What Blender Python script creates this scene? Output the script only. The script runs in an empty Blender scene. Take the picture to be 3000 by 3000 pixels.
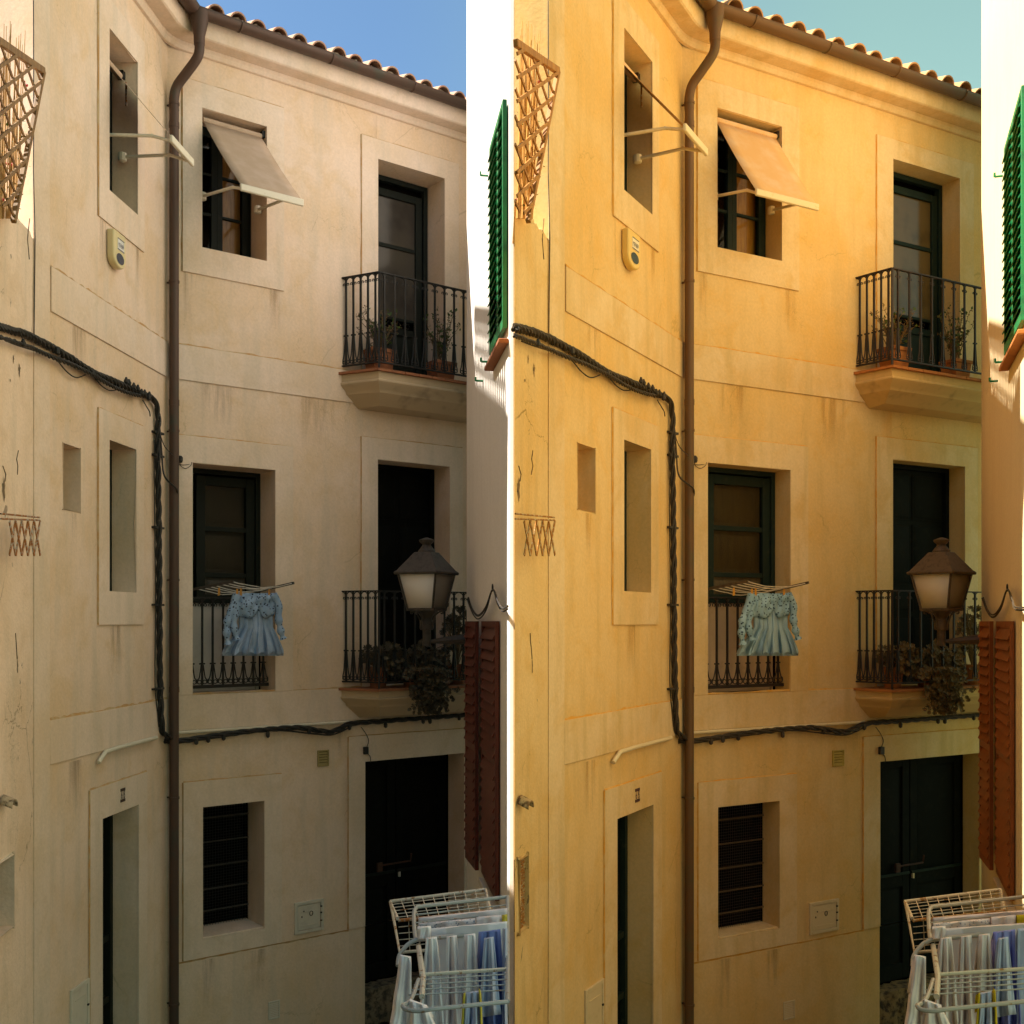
import bpy, math, random
from mathutils import Vector, Matrix, noise

# ------------------------------------------------------------------ camera, sky, sun, exposure
scn = bpy.context.scene
COL = scn.collection
R = math.radians
F, CX, HY = 3217.0, 1500.0, 1820.0          # focal length, centre column and horizon row, in photograph pixels (3000 wide)

cam = bpy.data.cameras.new('camera')
cam.sensor_width = 36.0
cam.lens = 36.0 * F / 3000.0
cam.shift_y = (HY - 1500.0) / 3000.0
cam.clip_start = 0.05
cam.clip_end = 2000.0
camo = bpy.data.objects.new('camera', cam)
camo.rotation_euler = (R(90), 0, 0)
COL.objects.link(camo)
scn.camera = camo

SUN_DIR = Vector((-0.998, -0.055, 0.0)).normalized() * math.cos(R(54)) + Vector((0, 0, math.sin(R(54))))
world = bpy.data.worlds.new('World')
scn.world = world
world.use_nodes = True
wn, wl_ = world.node_tree.nodes, world.node_tree.links
wn.clear()
w_out = wn.new('ShaderNodeOutputWorld')
w_bg = wn.new('ShaderNodeBackground')
w_sky = wn.new('ShaderNodeTexSky')
w_sky.sky_type = 'NISHITA'
w_sky.sun_disc = False
w_sky.sun_elevation = R(54)
w_sky.sun_rotation = math.atan2(SUN_DIR.x, SUN_DIR.y)
w_sky.air_density = 1.0
w_sky.dust_density = 0.6
w_sky.ozone_density = 1.2
# the air is bluer towards the left of the street and greener, hazier towards the right
w_tc = wn.new('ShaderNodeTexCoord')
w_sep = wn.new('ShaderNodeSeparateXYZ')
w_map = wn.new('ShaderNodeMapRange')
w_map.interpolation_type = 'SMOOTHSTEP'
w_map.inputs['From Min'].default_value = -0.12
w_map.inputs['From Max'].default_value = 0.30
w_mix = wn.new('ShaderNodeMix')
w_mix.data_type = 'RGBA'
w_mix.inputs[6].default_value = (0.275, 0.33, 0.345, 1)
w_mix.inputs[7].default_value = (0.55, 0.58, 0.325, 1)
w_mul = wn.new('ShaderNodeMix')
w_mul.data_type = 'RGBA'
w_mul.blend_type = 'MULTIPLY'
w_mul.inputs[0].default_value = 1.0
wl_.new(w_tc.outputs['Generated'], w_sep.inputs[0])
wl_.new(w_sep.outputs['X'], w_map.inputs['Value'])
wl_.new(w_map.outputs[0], w_mix.inputs[0])
wl_.new(w_sky.outputs[0], w_mul.inputs[6])
wl_.new(w_mix.outputs[2], w_mul.inputs[7])
wl_.new(w_mul.outputs[2], w_bg.inputs['Color'])
w_bg.inputs['Strength'].default_value = 0.13
wl_.new(w_bg.outputs[0], w_out.inputs['Surface'])

sun = bpy.data.lights.new('sun', 'SUN')
sun.energy = 3.4
sun.angle = R(0.5)
sun.color = (1.0, 0.93, 0.82)
suno = bpy.data.objects.new('sun', sun)
suno.rotation_euler = (-SUN_DIR).to_track_quat('-Z', 'Y').to_euler()
suno.location = (-20, -2, 30)
COL.objects.link(suno)

scn.view_settings.view_transform = 'Standard'
scn.view_settings.look = 'None'
scn.view_settings.exposure = 2.02
scn.view_settings.gamma = 1.0
scn.view_settings.use_curve_mapping = False
scn.render.engine = 'CYCLES'
scn.cycles.max_bounces = 6
scn.cycles.diffuse_bounces = 4
scn.cycles.glossy_bounces = 2
scn.cycles.transparent_max_bounces = 6

GROUND = -4.05
random.seed(7)

# ------------------------------------------------------------------ helpers: meshes
WLOC = {}

class MB:
    """collects shapes for ONE mesh object, in world coordinates"""
    def __init__(s):
        s.v = []; s.f = []
    def add(s, vs, fs):
        b = len(s.v)
        s.v += [tuple(p) for p in vs]
        s.f += [tuple(b + i for i in f) for f in fs]
    def hexa(s, p):
        # eight corners: bottom loop 0-3, top loop 4-7
        s.add(p, [(3, 2, 1, 0), (4, 5, 6, 7), (0, 1, 5, 4), (1, 2, 6, 5), (2, 3, 7, 6), (3, 0, 4, 7)])
    def bar(s, a, b, w, h, up=Vector((0, 0, 1))):
        a = Vector(a); b = Vector(b); d = (b - a).normalized()
        x = d.cross(up)
        if x.length < 1e-5:
            x = d.cross(Vector((1, 0, 0)))
        x.normalize(); y = x.cross(d).normalized()
        x = x * (w / 2); y = y * (h / 2)
        s.hexa([a - x - y, a + x - y, b + x - y, b - x - y, a - x + y, a + x + y, b + x + y, b - x + y])
    def tube(s, pts, r, n=8, caps=True, closed=False):
        pts = [Vector(p) for p in pts]
        m = len(pts)
        rr = r if isinstance(r, (list, tuple)) else [r] * m
        t0 = (pts[1] - pts[0]).normalized()
        ref = Vector((0, 0, 1)) if abs(t0.z) < 0.9 else Vector((1, 0, 0))
        x = t0.cross(ref).normalized()
        vs = []
        for i, p in enumerate(pts):
            if closed:
                t = pts[(i + 1) % m] - pts[i - 1]
            else:
                t = pts[min(i + 1, m - 1)] - pts[max(i - 1, 0)]
            t.normalize()
            x = (x - t * x.dot(t))
            if x.length < 1e-6:
                x = t.orthogonal()
            x.normalize(); y = t.cross(x)
            for k in range(n):
                a = 2 * math.pi * k / n
                vs.append(p + (x * math.cos(a) + y * math.sin(a)) * rr[i])
        fs = []
        for i in range(m if closed else m - 1):
            j = (i + 1) % m
            for k in range(n):
                l = (k + 1) % n
                fs.append((i * n + k, i * n + l, j * n + l, j * n + k))
        if caps and not closed:
            fs.append(tuple(reversed(range(n))))
            fs.append(tuple((m - 1) * n + k for k in range(n)))
        s.add(vs, fs)
    def lathe(s, c, prof, n=16, rot=0.0, capb=True, capt=True):
        c = Vector(c); vs = []
        for r, z in prof:
            for k in range(n):
                a = 2 * math.pi * k / n + rot
                vs.append(c + Vector((r * math.cos(a), r * math.sin(a), z)))
        fs = []
        for i in range(len(prof) - 1):
            for k in range(n):
                l = (k + 1) % n
                fs.append((i * n + k, i * n + l, (i + 1) * n + l, (i + 1) * n + k))
        if capb: fs.append(tuple(reversed(range(n))))
        if capt: fs.append(tuple((len(prof) - 1) * n + k for k in range(n)))
        s.add(vs, fs)
    def ball(s, c, r, n=8, m=5):
        s.lathe(c, [(max(r * math.sin(math.pi * i / m), 1e-4), -r * math.cos(math.pi * i / m)) for i in range(m + 1)], n)
    def grid(s, rows):
        n = len(rows[0]); vs = [p for row in rows for p in row]
        fs = [(i * n + k, i * n + k + 1, (i + 1) * n + k + 1, (i + 1) * n + k) for i in range(len(rows) - 1) for k in range(n - 1)]
        s.add(vs, fs)
    def extrude(s, loop, vec):
        loop = [Vector(p) for p in loop]; n = len(loop); vec = Vector(vec)
        fs = [tuple(range(n)), tuple(reversed(range(n, 2 * n)))]
        fs += [(i, i + n, (i + 1) % n + n, (i + 1) % n) for i in range(n)]
        s.add(loop + [p + vec for p in loop], fs)

def obj(name, mb, mat, parent=None, sharp=35, bevel=0.0, merge=False, solid=0.0):
    vs = mb.v
    lo = [min(p[i] for p in vs) for i in range(3)]
    hi = [max(p[i] for p in vs) for i in range(3)]
    c = Vector(((lo[0] + hi[0]) / 2, (lo[1] + hi[1]) / 2, lo[2]))
    me = bpy.data.meshes.new(name)
    me.from_pydata([(p[0] - c.x, p[1] - c.y, p[2] - c.z) for p in vs], [], mb.f)
    if merge:
        import bmesh
        bm = bmesh.new(); bm.from_mesh(me)
        bmesh.ops.remove_doubles(bm, verts=bm.verts, dist=1e-4)
        bm.to_mesh(me); bm.free()
    me.polygons.foreach_set('use_smooth', [True] * len(me.polygons))
    me.update()
    me.set_sharp_from_angle(angle=R(sharp))
    me.materials.append(mat)
    o = bpy.data.objects.new(name, me)
    COL.objects.link(o)
    pl = Vector((0, 0, 0))
    if parent is not None:
        o.parent = parent
        pl = WLOC[parent.name]
    o.location = c - pl
    WLOC[o.name] = c
    if solid:
        m = o.modifiers.new('thickness', 'SOLIDIFY'); m.thickness = solid; m.offset = 0
    if bevel:
        m = o.modifiers.new('edge', 'BEVEL'); m.width = bevel; m.segments = 2
        m.limit_method = 'ANGLE'; m.angle_limit = R(50)
    return o

def tag(o, label, cat, group=None):
    o['label'] = label; o['category'] = cat
    if group: o['group'] = group
    return o

def thing(name, loc, label, cat, group=None):
    o = bpy.data.objects.new(name, None)
    o.empty_display_size = 0.1
    COL.objects.link(o)
    o.location = loc
    WLOC[o.name] = Vector(loc)
    return tag(o, label, cat, group)

def copy_part(src, parent, loc, rotz=0.0):
    o = src.copy(); COL.objects.link(o)
    o.parent = parent
    o.location = Vector(loc) - WLOC[parent.name]
    o.rotation_euler = (0, 0, rotz)
    WLOC[o.name] = Vector(loc)
    return o

def smooth_path(P, per=8):
    P = [Vector(p) for p in P]; out = []
    for i in range(len(P) - 1):
        p0 = P[max(i - 1, 0)]; p1 = P[i]; p2 = P[i + 1]; p3 = P[min(i + 2, len(P) - 1)]
        for k in range(per):
            t = k / per
            out.append(0.5 * ((2 * p1) + (p2 - p0) * t + (2 * p0 - 5 * p1 + 4 * p2 - p3) * t * t + (3 * p1 - p0 - 3 * p2 + p3) * t ** 3))
    out.append(P[-1])
    return out

# ------------------------------------------------------------------ helpers: walls
class Wall:
    """a vertical plane over the plan line p0-p1; u runs along it, d points out into the street"""
    def __init__(s, p0, p1, dx=0):
        s.p0 = Vector(p0); s.p1 = Vector(p1); s.dx = dx
        s.dir = (s.p1 - s.p0).normalized()
        s.n = Vector((s.dir.y, -s.dir.x))
        s.len = (s.p1 - s.p0).length
        s.ang = math.atan2(s.dir.y, s.dir.x)
    def u(s, px, d=0.0):
        k = (px + s.dx - CX) / F
        q = s.p0 + s.n * d
        return (k * q.y - q.x) / (s.dir.x - k * s.dir.y)
    def pt(s, u, d, z):
        q = s.p0 + s.dir * u + s.n * d
        return Vector((q.x, q.y, z))
    def at(s, px, py, d=0.0):
        q = s.pt(s.u(px, d), d, 0)
        q.z = (HY - py) * q.y / F
        return q
    def px(s, p):
        return CX + F * p.x / p.y - s.dx
    def depth(s, px_out, px_in):
        # how far in a jamb reaches whose outer edge is at column px_out and inner edge at px_in
        q = s.pt(s.u(px_out), 0, 0)
        k = (px_in + s.dx - CX) / F
        return (k * q.y - q.x) / (s.n.x - k * s.n.y)
    def box(s, mb, u0, u1, d0, d1, z0, z1):
        mb.hexa([s.pt(u0, d0, z0), s.pt(u1, d0, z0), s.pt(u1, d1, z0), s.pt(u0, d1, z0),
                 s.pt(u0, d0, z1), s.pt(u1, d0, z1), s.pt(u1, d1, z1), s.pt(u0, d1, z1)])

def sheet_with_holes(W, mb, u0, u1, z0, z1, holes, d=0.0, extra_u=(), extra_z=()):
    us = sorted(set([u0, u1] + [h[0] for h in holes] + [h[1] for h in holes] + list(extra_u)))
    zs = sorted(set([z0, z1] + [h[2] for h in holes] + [h[3] for h in holes] + list(extra_z)))
    us = [a for a in us if u0 - 1e-6 <= a <= u1 + 1e-6]
    zs = [a for a in zs if z0 - 1e-6 <= a <= z1 + 1e-6]
    for a, b in zip(us, us[1:]):
        for c, e in zip(zs, zs[1:]):
            m, n = (a + b) / 2, (c + e) / 2
            if any(h[0] < m < h[1] and h[2] < n < h[3] for h in holes):
                continue
            mb.add([W.pt(a, d, c), W.pt(b, d, c), W.pt(b, d, e), W.pt(a, d, e)], [(0, 1, 2, 3)])
    for h in holes:
        a, b, c, e, dep = h[:5]
        uu = [x for x in us if a - 1e-6 <= x <= b + 1e-6]
        zz = [x for x in zs if c - 1e-6 <= x <= e + 1e-6]
        for x, y in zip(zz, zz[1:]):
            mb.add([W.pt(a, d, x), W.pt(a, d - dep, x), W.pt(a, d - dep, y), W.pt(a, d, y)], [(3, 2, 1, 0)])
            mb.add([W.pt(b, d, x), W.pt(b, d - dep, x), W.pt(b, d - dep, y), W.pt(b, d, y)], [(0, 1, 2, 3)])
        for x, y in zip(uu, uu[1:]):
            mb.add([W.pt(x, d, e), W.pt(y, d, e), W.pt(y, d - dep, e), W.pt(x, d - dep, e)], [(0, 1, 2, 3)])
            mb.add([W.pt(x, d, c), W.pt(y, d, c), W.pt(y, d - dep, c), W.pt(x, d - dep, c)], [(3, 2, 1, 0)])

def ring(W, mb, o, i, d0, d1):
    # raised plaster frame: outer rectangle o, inner rectangle i, both (u0,u1,z0,z1)
    if i[0] > o[0]: W.box(mb, o[0], i[0], d0, d1, o[2], o[3])
    if i[1] < o[1]: W.box(mb, i[1], o[1], d0, d1, o[2], o[3])
    if i[3] < o[3]: W.box(mb, i[0], i[1], d0, d1, i[3], o[3])
    if i[2] > o[2]: W.box(mb, i[0], i[1], d0, d1, o[2], i[2])

# ------------------------------------------------------------------ materials
OFFSET = (0.0, 0.0, 0.0)
def new_mat(name):
    m = bpy.data.materials.new(name); m.use_nodes = True
    nt = m.node_tree; b = nt.nodes['Principled BSDF']
    return m, nt, b

def L(nt, a, b): nt.links.new(a, b)

def node(nt, kind, **kw):
    n = nt.nodes.new(kind)
    for k, v in kw.items():
        if k in n.inputs.keys(): n.inputs[k].default_value = v
        else: setattr(n, k, v)
    return n

def mixc(nt, fac, a, b, blend='MIX'):
    n = nt.nodes.new('ShaderNodeMix'); n.data_type = 'RGBA'; n.blend_type = blend
    for sock, v in ((0, fac), (6, a), (7, b)):
        if hasattr(v, 'links'): L(nt, v, n.inputs[sock])
        else: n.inputs[sock].default_value = v if sock == 0 else (*v, 1) if len(v) == 3 else v
    return n.outputs[2]

def mapped(nt, scale):
    g = nt.nodes.new('ShaderNodeNewGeometry')
    m = nt.nodes.new('ShaderNodeMapping'); m.inputs['Scale'].default_value = scale
    m.inputs['Location'].default_value = OFFSET
    L(nt, g.outputs['Position'], m.inputs['Vector'])
    return m.outputs[0]

def ramp(nt, val, lo, hi):
    n = nt.nodes.new('ShaderNodeMapRange'); n.interpolation_type = 'SMOOTHSTEP'
    n.inputs['From Min'].default_value = lo; n.inputs['From Max'].default_value = hi
    L(nt, val, n.inputs['Value'])
    return n.outputs[0]

def noise_tex(nt, scale, det=4, rough=0.55, vec=(1, 1, 1), dist=0.0):
    n = nt.nodes.new('ShaderNodeTexNoise')
    n.inputs['Scale'].default_value = scale; n.inputs['Detail'].default_value = det
    n.inputs['Roughness'].default_value = rough; n.inputs['Distortion'].default_value = dist
    L(nt, mapped(nt, vec), n.inputs['Vector'])
    return n.outputs['Fac']

def plaster(name, base, stain, grey, peel=0.0, stain_amt=0.5, bump=0.25, cracks=0.0):
    m, nt, b = new_mat(name)
    n1 = noise_tex(nt, 1.1, 4, 0.6)
    n2 = noise_tex(nt, 3.2, 5, 0.65, dist=0.6)
    n3 = noise_tex(nt, 7.0, 3, 0.6, (1, 1, 0.13))        # rain streaks
    n4 = noise_tex(nt, 45.0, 2, 0.6)
    f = nt.nodes.new('ShaderNodeMath'); f.operation = 'MULTIPLY'; f.inputs[1].default_value = stain_amt
    L(nt, ramp(nt, n1, 0.38, 0.68), f.inputs[0])
    c = mixc(nt, f.outputs[0], base, stain)
    f2 = nt.nodes.new('ShaderNodeMath'); f2.operation = 'MULTIPLY'; f2.inputs[1].default_value = 0.9 * stain_amt
    L(nt, ramp(nt, n2, 0.47, 0.70), f2.inputs[0])
    c = mixc(nt, f2.outputs[0], c, stain)
    f3 = nt.nodes.new('ShaderNodeMath'); f3.operation = 'MULTIPLY'; f3.inputs[1].default_value = 0.6
    L(nt, ramp(nt, n3, 0.44, 0.76), f3.inputs[0])
    c = mixc(nt, f3.outputs[0], c, grey)
    if peel > 0:
        pn = noise_tex(nt, 4.2, 8, 0.62, (1, 1, 0.55), 0.8)
        pm = ramp(nt, pn, 0.70 - peel, 0.715 - peel)
        c = mixc(nt, pm, c, tuple(x * 0.42 for x in base))
    g_ = nt.nodes.new('ShaderNodeMapRange'); g_.inputs['From Min'].default_value = 0.25; g_.inputs['From Max'].default_value = 0.75
    g_.inputs['To Min'].default_value = 0.93; g_.inputs['To Max'].default_value = 1.05
    L(nt, n4, g_.inputs['Value'])
    hs = nt.nodes.new('ShaderNodeHueSaturation'); L(nt, g_.outputs[0], hs.inputs['Value']); L(nt, c, hs.inputs['Color'])
    c = hs.outputs['Color']
    if cracks:
        vo = nt.nodes.new('ShaderNodeTexVoronoi'); vo.feature = 'DISTANCE_TO_EDGE'; vo.inputs['Scale'].default_value = 1.5
        ad = nt.nodes.new('ShaderNodeVectorMath'); ad.operation = 'ADD'
        sc_ = nt.nodes.new('ShaderNodeMath'); sc_.operation = 'MULTIPLY'; sc_.inputs[1].default_value = 0.35
        L(nt, n2, sc_.inputs[0]); L(nt, mapped(nt, (1, 1, .7)), ad.inputs[0]); L(nt, sc_.outputs[0], ad.inputs[1]); L(nt, ad.outputs[0], vo.inputs['Vector'])
        cm = nt.nodes.new('ShaderNodeMath'); cm.operation = 'MULTIPLY'
        L(nt, ramp(nt, vo.outputs['Distance'], 0.007, 0.0015), cm.inputs[0]); L(nt, ramp(nt, n1, 0.50, 0.60), cm.inputs[1])
        c2_ = nt.nodes.new('ShaderNodeMath'); c2_.operation = 'MULTIPLY'; c2_.inputs[1].default_value = cracks; L(nt, cm.outputs[0], c2_.inputs[0])
        c = mixc(nt, c2_.outputs[0], c, tuple(x * .45 for x in stain))
    L(nt, c, b.inputs['Base Color'])
    b.inputs['Roughness'].default_value = 0.93
    b.inputs['Specular IOR Level'].default_value = 0.15
    bu = nt.nodes.new('ShaderNodeBump'); bu.inputs['Strength'].default_value = bump; bu.inputs['Distance'].default_value = 0.006
    L(nt, n4, bu.inputs['Height'])
    L(nt, bu.outputs[0], b.inputs['Normal'])
    return m

def paint(name, col, col2=None, rough=0.5, scale=14, lo=0.5, hi=0.7, metal=0.0, bump=0.1, vec=(1, 1, 1), spec=0.35):
    m, nt, b = new_mat(name)
    n = noise_tex(nt, scale, 3, 0.65, vec)
    c2 = col2 if col2 else tuple(x * 0.7 for x in col)
    c = mixc(nt, ramp(nt, n, lo, hi), col, c2)
    L(nt, c, b.inputs['Base Color'])
    b.inputs['Roughness'].default_value = rough
    b.inputs['Metallic'].default_value = metal
    b.inputs['Specular IOR Level'].default_value = spec
    if bump:
        bu = nt.nodes.new('ShaderNodeBump'); bu.inputs['Strength'].default_value = bump; bu.inputs['Distance'].default_value = 0.003
        L(nt, n, bu.inputs['Height']); L(nt, bu.outputs[0], b.inputs['Normal'])
    return m

def wood(name, col, col2):
    return paint(name, col, col2, 0.6, 9, 0.35, 0.7, vec=(3, 3, 0.35), bump=0.2)

def glass_mat(name, tint):
    m, nt, b = new_mat(name)
    nt.nodes.remove(b)
    out = nt.nodes['Material Output']
    tr = nt.nodes.new('ShaderNodeBsdfTransparent'); tr.inputs[0].default_value = (*tint, 1)
    gl = nt.nodes.new('ShaderNodeBsdfGlossy'); gl.inputs['Roughness'].default_value = 0.03
    lw = nt.nodes.new('ShaderNodeLayerWeight'); lw.inputs[0].default_value = 0.5
    pw = nt.nodes.new('ShaderNodeMath'); pw.operation = 'POWER'; pw.inputs[1].default_value = 5.0
    fr = nt.nodes.new('ShaderNodeMath'); fr.operation = 'MULTIPLY_ADD'; fr.inputs[1].default_value = 0.8; fr.inputs[2].default_value = 0.012
    L(nt, lw.outputs['Facing'], pw.inputs[0]); L(nt, pw.outputs[0], fr.inputs[0])
    mx = nt.nodes.new('ShaderNodeMixShader')
    L(nt, fr.outputs[0], mx.inputs[0]); L(nt, tr.outputs[0], mx.inputs[1]); L(nt, gl.outputs[0], mx.inputs[2])
    L(nt, mx.outputs[0], out.inputs['Surface'])
    return m

def milk_mat(name, col, tr):
    m, nt, b = new_mat(name)
    b.inputs['Base Color'].default_value = (*col, 1); b.inputs['Roughness'].default_value = 0.35; b.inputs['Specular IOR Level'].default_value = 0.3
    t = nt.nodes.new('ShaderNodeBsdfTranslucent'); t.inputs[0].default_value = (*col, 1)
    mx = nt.nodes.new('ShaderNodeMixShader'); mx.inputs[0].default_value = tr
    L(nt, b.outputs[0], mx.inputs[1]); L(nt, t.outputs[0], mx.inputs[2]); L(nt, mx.outputs[0], nt.nodes['Material Output'].inputs['Surface'])
    return m

def drip_mat(name, col):
    m, nt, b = new_mat(name)
    b.inputs['Base Color'].default_value = (*col, 1); b.inputs['Roughness'].default_value = 0.95; b.inputs['Specular IOR Level'].default_value = 0.1
    tc = nt.nodes.new('ShaderNodeTexCoord'); sp = nt.nodes.new('ShaderNodeSeparateXYZ'); L(nt, tc.outputs['Generated'], sp.inputs[0])
    def mul(a, c):
        n = nt.nodes.new('ShaderNodeMath'); n.operation = 'MULTIPLY'; L(nt, a, n.inputs[0])
        if hasattr(c, 'links'): L(nt, c, n.inputs[1])
        else: n.inputs[1].default_value = c
        return n.outputs[0]
    st = ramp(nt, noise_tex(nt, 16, 3, 0.6, (1, 1, 0.10)), 0.34, 0.72)
    al = mul(mul(mul(st, sp.outputs['Z']), ramp(nt, sp.outputs['X'], 0.0, 0.3)), ramp(nt, sp.outputs['X'], 1.0, 0.7))
    al = mul(mul(al, ramp(nt, sp.outputs['Z'], 0.0, 0.4)), 0.42)
    L(nt, al, b.inputs['Alpha'])
    return m

def cloth_mat(name, col, col2=None, dots=None, scale=40, trans=0.25):
    m, nt, b = new_mat(name)
    n = noise_tex(nt, 5, 5, 0.6)
    c = mixc(nt, ramp(nt, n, 0.4, 0.7), col, col2 if col2 else tuple(x * 0.85 for x in col))
    if dots:
        v = nt.nodes.new('ShaderNodeTexVoronoi'); v.inputs['Scale'].default_value = scale
        L(nt, mapped(nt, (1, 1, 1)), v.inputs['Vector'])
        c = mixc(nt, ramp(nt, v.outputs['Distance'], 0.34, 0.24), c, dots)
    L(nt, c, b.inputs['Base Color'])
    b.inputs['Roughness'].default_value = 0.9
    b.inputs['Specular IOR Level'].default_value = 0.1
    wv = noise_tex(nt, 300, 2, 0.5)
    bu = nt.nodes.new('ShaderNodeBump'); bu.inputs['Strength'].default_value = 0.1; bu.inputs['Distance'].default_value = 0.001
    L(nt, wv, bu.inputs['Height']); L(nt, bu.outputs[0], b.inputs['Normal'])
    return m

def make_palette(k):
    global OFFSET
    A = k == 'A'
    OFFSET = (0.0, 0.0, 0.0) if A else (13.7, 5.3, 8.1)
    p = {}
    def ch(a, b): return a if A else b
    p['plaster'] = plaster('plaster_' + k, ch((.76, .59, .465), (.79, .525, .21)), ch((.68, .49, .31), (.76, .44, .115)), ch((.60, .49, .38), (.66, .42, .145)), stain_amt=0.8 if A else 0.7, cracks=0.32)
    p['trim'] = plaster('trim_' + k, ch((.76, .61, .50), (.80, .57, .28)), ch((.64, .48, .32), (.70, .41, .11)), ch((.60, .50, .395), (.62, .41, .15)), stain_amt=0.55)
    p['old'] = plaster('old_plaster_' + k, ch((.80, .635, .505), (.79, .535, .22)), ch((.63, .46, .30), (.69, .39, .09)), ch((.58, .48, .37), (.60, .385, .14)), peel=0.03, bump=0.5, cracks=0.8)
    p['white'] = plaster('white_wall_' + k, ch((.86, .81, .75), (.86, .70, .42)), ch((.82, .76, .70), (.82, .64, .36)), ch((.80, .75, .69), (.80, .62, .36)), stain_amt=0.3, bump=0.12)
    p['ochre'] = paint('ochre_stain_' + k, ch((.50, .28, .11), (.72, .33, .04)), ch((.52, .38, .22), (.74, .42, .12)), 0.95, 9, 0.4, 0.65)
    p['stone'] = paint('balcony_stone_' + k, ch((.50, .38, .24), (.66, .42, .14)), ch((.16, .12, .08), (.22, .13, .04)), 0.9, 3.2, 0.52, 0.86, bump=0.4)
    p['rubble'] = paint('rubble_' + k, ch((.22, .16, .10), (.28, .17, .06)), ch((.05, .04, .03), (.06, .035, .015)), 0.95, 16, 0.4, 0.65, bump=1.0)
    p['tile'] = paint('roof_tile_' + k, ch((.46, .24, .15), (.56, .27, .10)), ch((.40, .30, .21), (.50, .32, .14)), 0.9, 11, 0.4, 0.7, bump=0.4)
    p['mortar'] = paint('mortar_' + k, ch((.42, .33, .23), (.52, .34, .14)), ch((.12, .08, .05), (.16, .09, .03)), 0.95, 22, 0.45, 0.62, bump=0.6)
    p['copper'] = paint('copper_' + k, ch((.085, .05, .036), (.15, .075, .024)), ch((.06, .06, .045), (.11, .085, .03)), 0.55, 5, 0.5, 0.8, 0.25)
    p['iron'] = paint('iron_' + k, ch((.012, .011, .010), (.030, .018, .009)), ch((.03, .022, .016), (.06, .033, .014)), 0.55, 30, 0.55, 0.8)
    p['green_dark'] = paint('dark_green_paint_' + k, ch((.010, .013, .010), (.013, .022, .013)), ch((.02, .021, .016), (.034, .036, .018)), 0.6, 18, 0.55, 0.8, spec=.15)
    p['black_door'] = paint('black_door_' + k, ch((.006, .006, .005), (.009, .010, .007)), ch((.010, .010, .008), (.016, .016, .010)), 0.7, 12, 0.5, 0.8, spec=.06)
    p['pane_brown'] = paint('dusty_pane_' + k, ch((.06, .052, .042), (.14, .088, .030)), ch((.04, .035, .03), (.10, .062, .02)), 0.12, 2, 0.4, 0.6, bump=0)
    p['dark'] = paint('unlit_black_' + k, (.006, .005, .004), (.004, .004, .003), 0.9, 5, bump=0, spec=0)  # near-black colour stands for the shade inside rooms and openings
    p['glass'] = glass_mat('window_glass_' + k, (.82, .82, .78))
    p['wood'] = wood('pine_shutter_' + k, ch((.58, .29, .08), (.80, .37, .045)), ch((.38, .17, .045), (.52, .21, .024)))
    p['panel'] = wood('inner_panel_' + k, ch((.045, .036, .024), (.10, .065, .02)), ch((.03, .025, .018), (.065, .042, .014)))
    p['infill'] = paint('infill_' + k, ch((.52, .47, .42), (.66, .45, .24)), ch((.46, .41, .36), (.60, .40, .20)), 0.9, 8)
    p['awning'] = cloth_mat('awning_cloth_' + k, ch((.44, .32, .225), (.74, .43, .17)), ch((.50, .37, .28), (.76, .50, .26)))
    p['cream_metal'] = paint('cream_metal_' + k, ch((.66, .60, .48), (.80, .62, .32)), ch((.60, .52, .40), (.74, .52, .22)), 0.4, 20, 0.55, 0.75)
    p['cable'] = paint('cable_' + k, ch((.020, .018, .016), (.045, .030, .013)), ch((.10, .085, .07), (.15, .10, .04)), 0.6, 30, 0.60, 0.72)
    p['trellis'] = wood('trellis_wood_' + k, ch((.26, .145, .05), (.46, .20, .03)), ch((.16, .08, .028), (.30, .115, .015)))
    p['reed'] = paint('dry_reed_' + k, ch((.44, .27, .11), (.62, .32, .07)), ch((.30, .17, .06), (.42, .19, .03)), 0.9, 20)
    p['rust'] = paint('rust_' + k, ch((.30, .115, .03), (.38, .15, .02)), ch((.40, .36, .31), (.52, .37, .17)), 0.85, 40, 0.48, 0.6)
    p['terracotta'] = paint('terracotta_' + k, ch((.30, .115, .05), (.46, .16, .03)), ch((.22, .09, .045), (.36, .12, .03)), 0.85, 10)
    p['green'] = paint('green_shutter_' + k, ch((.015, .17, .055), (.010, .20, .060)), ch((.012, .11, .04), (.008, .13, .045)), 0.45, 9)
    p['brown'] = paint('brown_shutter_' + k, ch((.12, .026, .015), (.32, .085, .012)), ch((.08, .017, .010), (.22, .058, .009)), 0.45, 8)
    p['leaf'] = paint('leaf_' + k, ch((.06, .10, .02), (.09, .12, .015)), ch((.03, .06, .012), (.05, .07, .01)), 0.6, 12, bump=0)
    p['dry_leaf'] = paint('dry_leaf_' + k, ch((.14, .09, .045), (.22, .12, .03)), ch((.09, .055, .025), (.14, .075, .018)), 0.8, 30, bump=0)
    p['succulent'] = paint('succulent_' + k, ch((.085, .066, .036), (.20, .125, .032)), ch((.045, .036, .022), (.11, .068, .018)), 0.6, 9, bump=0)
    p['lamp_metal'] = paint('lamp_metal_' + k, ch((.060, .050, .042), (.12, .075, .032)), ch((.035, .03, .026), (.075, .045, .02)), 0.6, 25, 0.45, 0.7)
    p['milk'] = milk_mat('milk_glass_' + k, ch((.90, .86, .82), (.93, .80, .56)), 0.10)
    p['milk_grey'] = milk_mat('grey_glass_' + k, ch((.34, .31, .28), (.46, .35, .20)), 0.3)
    p['dress'] = cloth_mat('blue_cotton_' + k, ch((.33, .42, .58), (.36, .48, .48)), ch((.25, .34, .50), (.29, .40, .41)))
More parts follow.
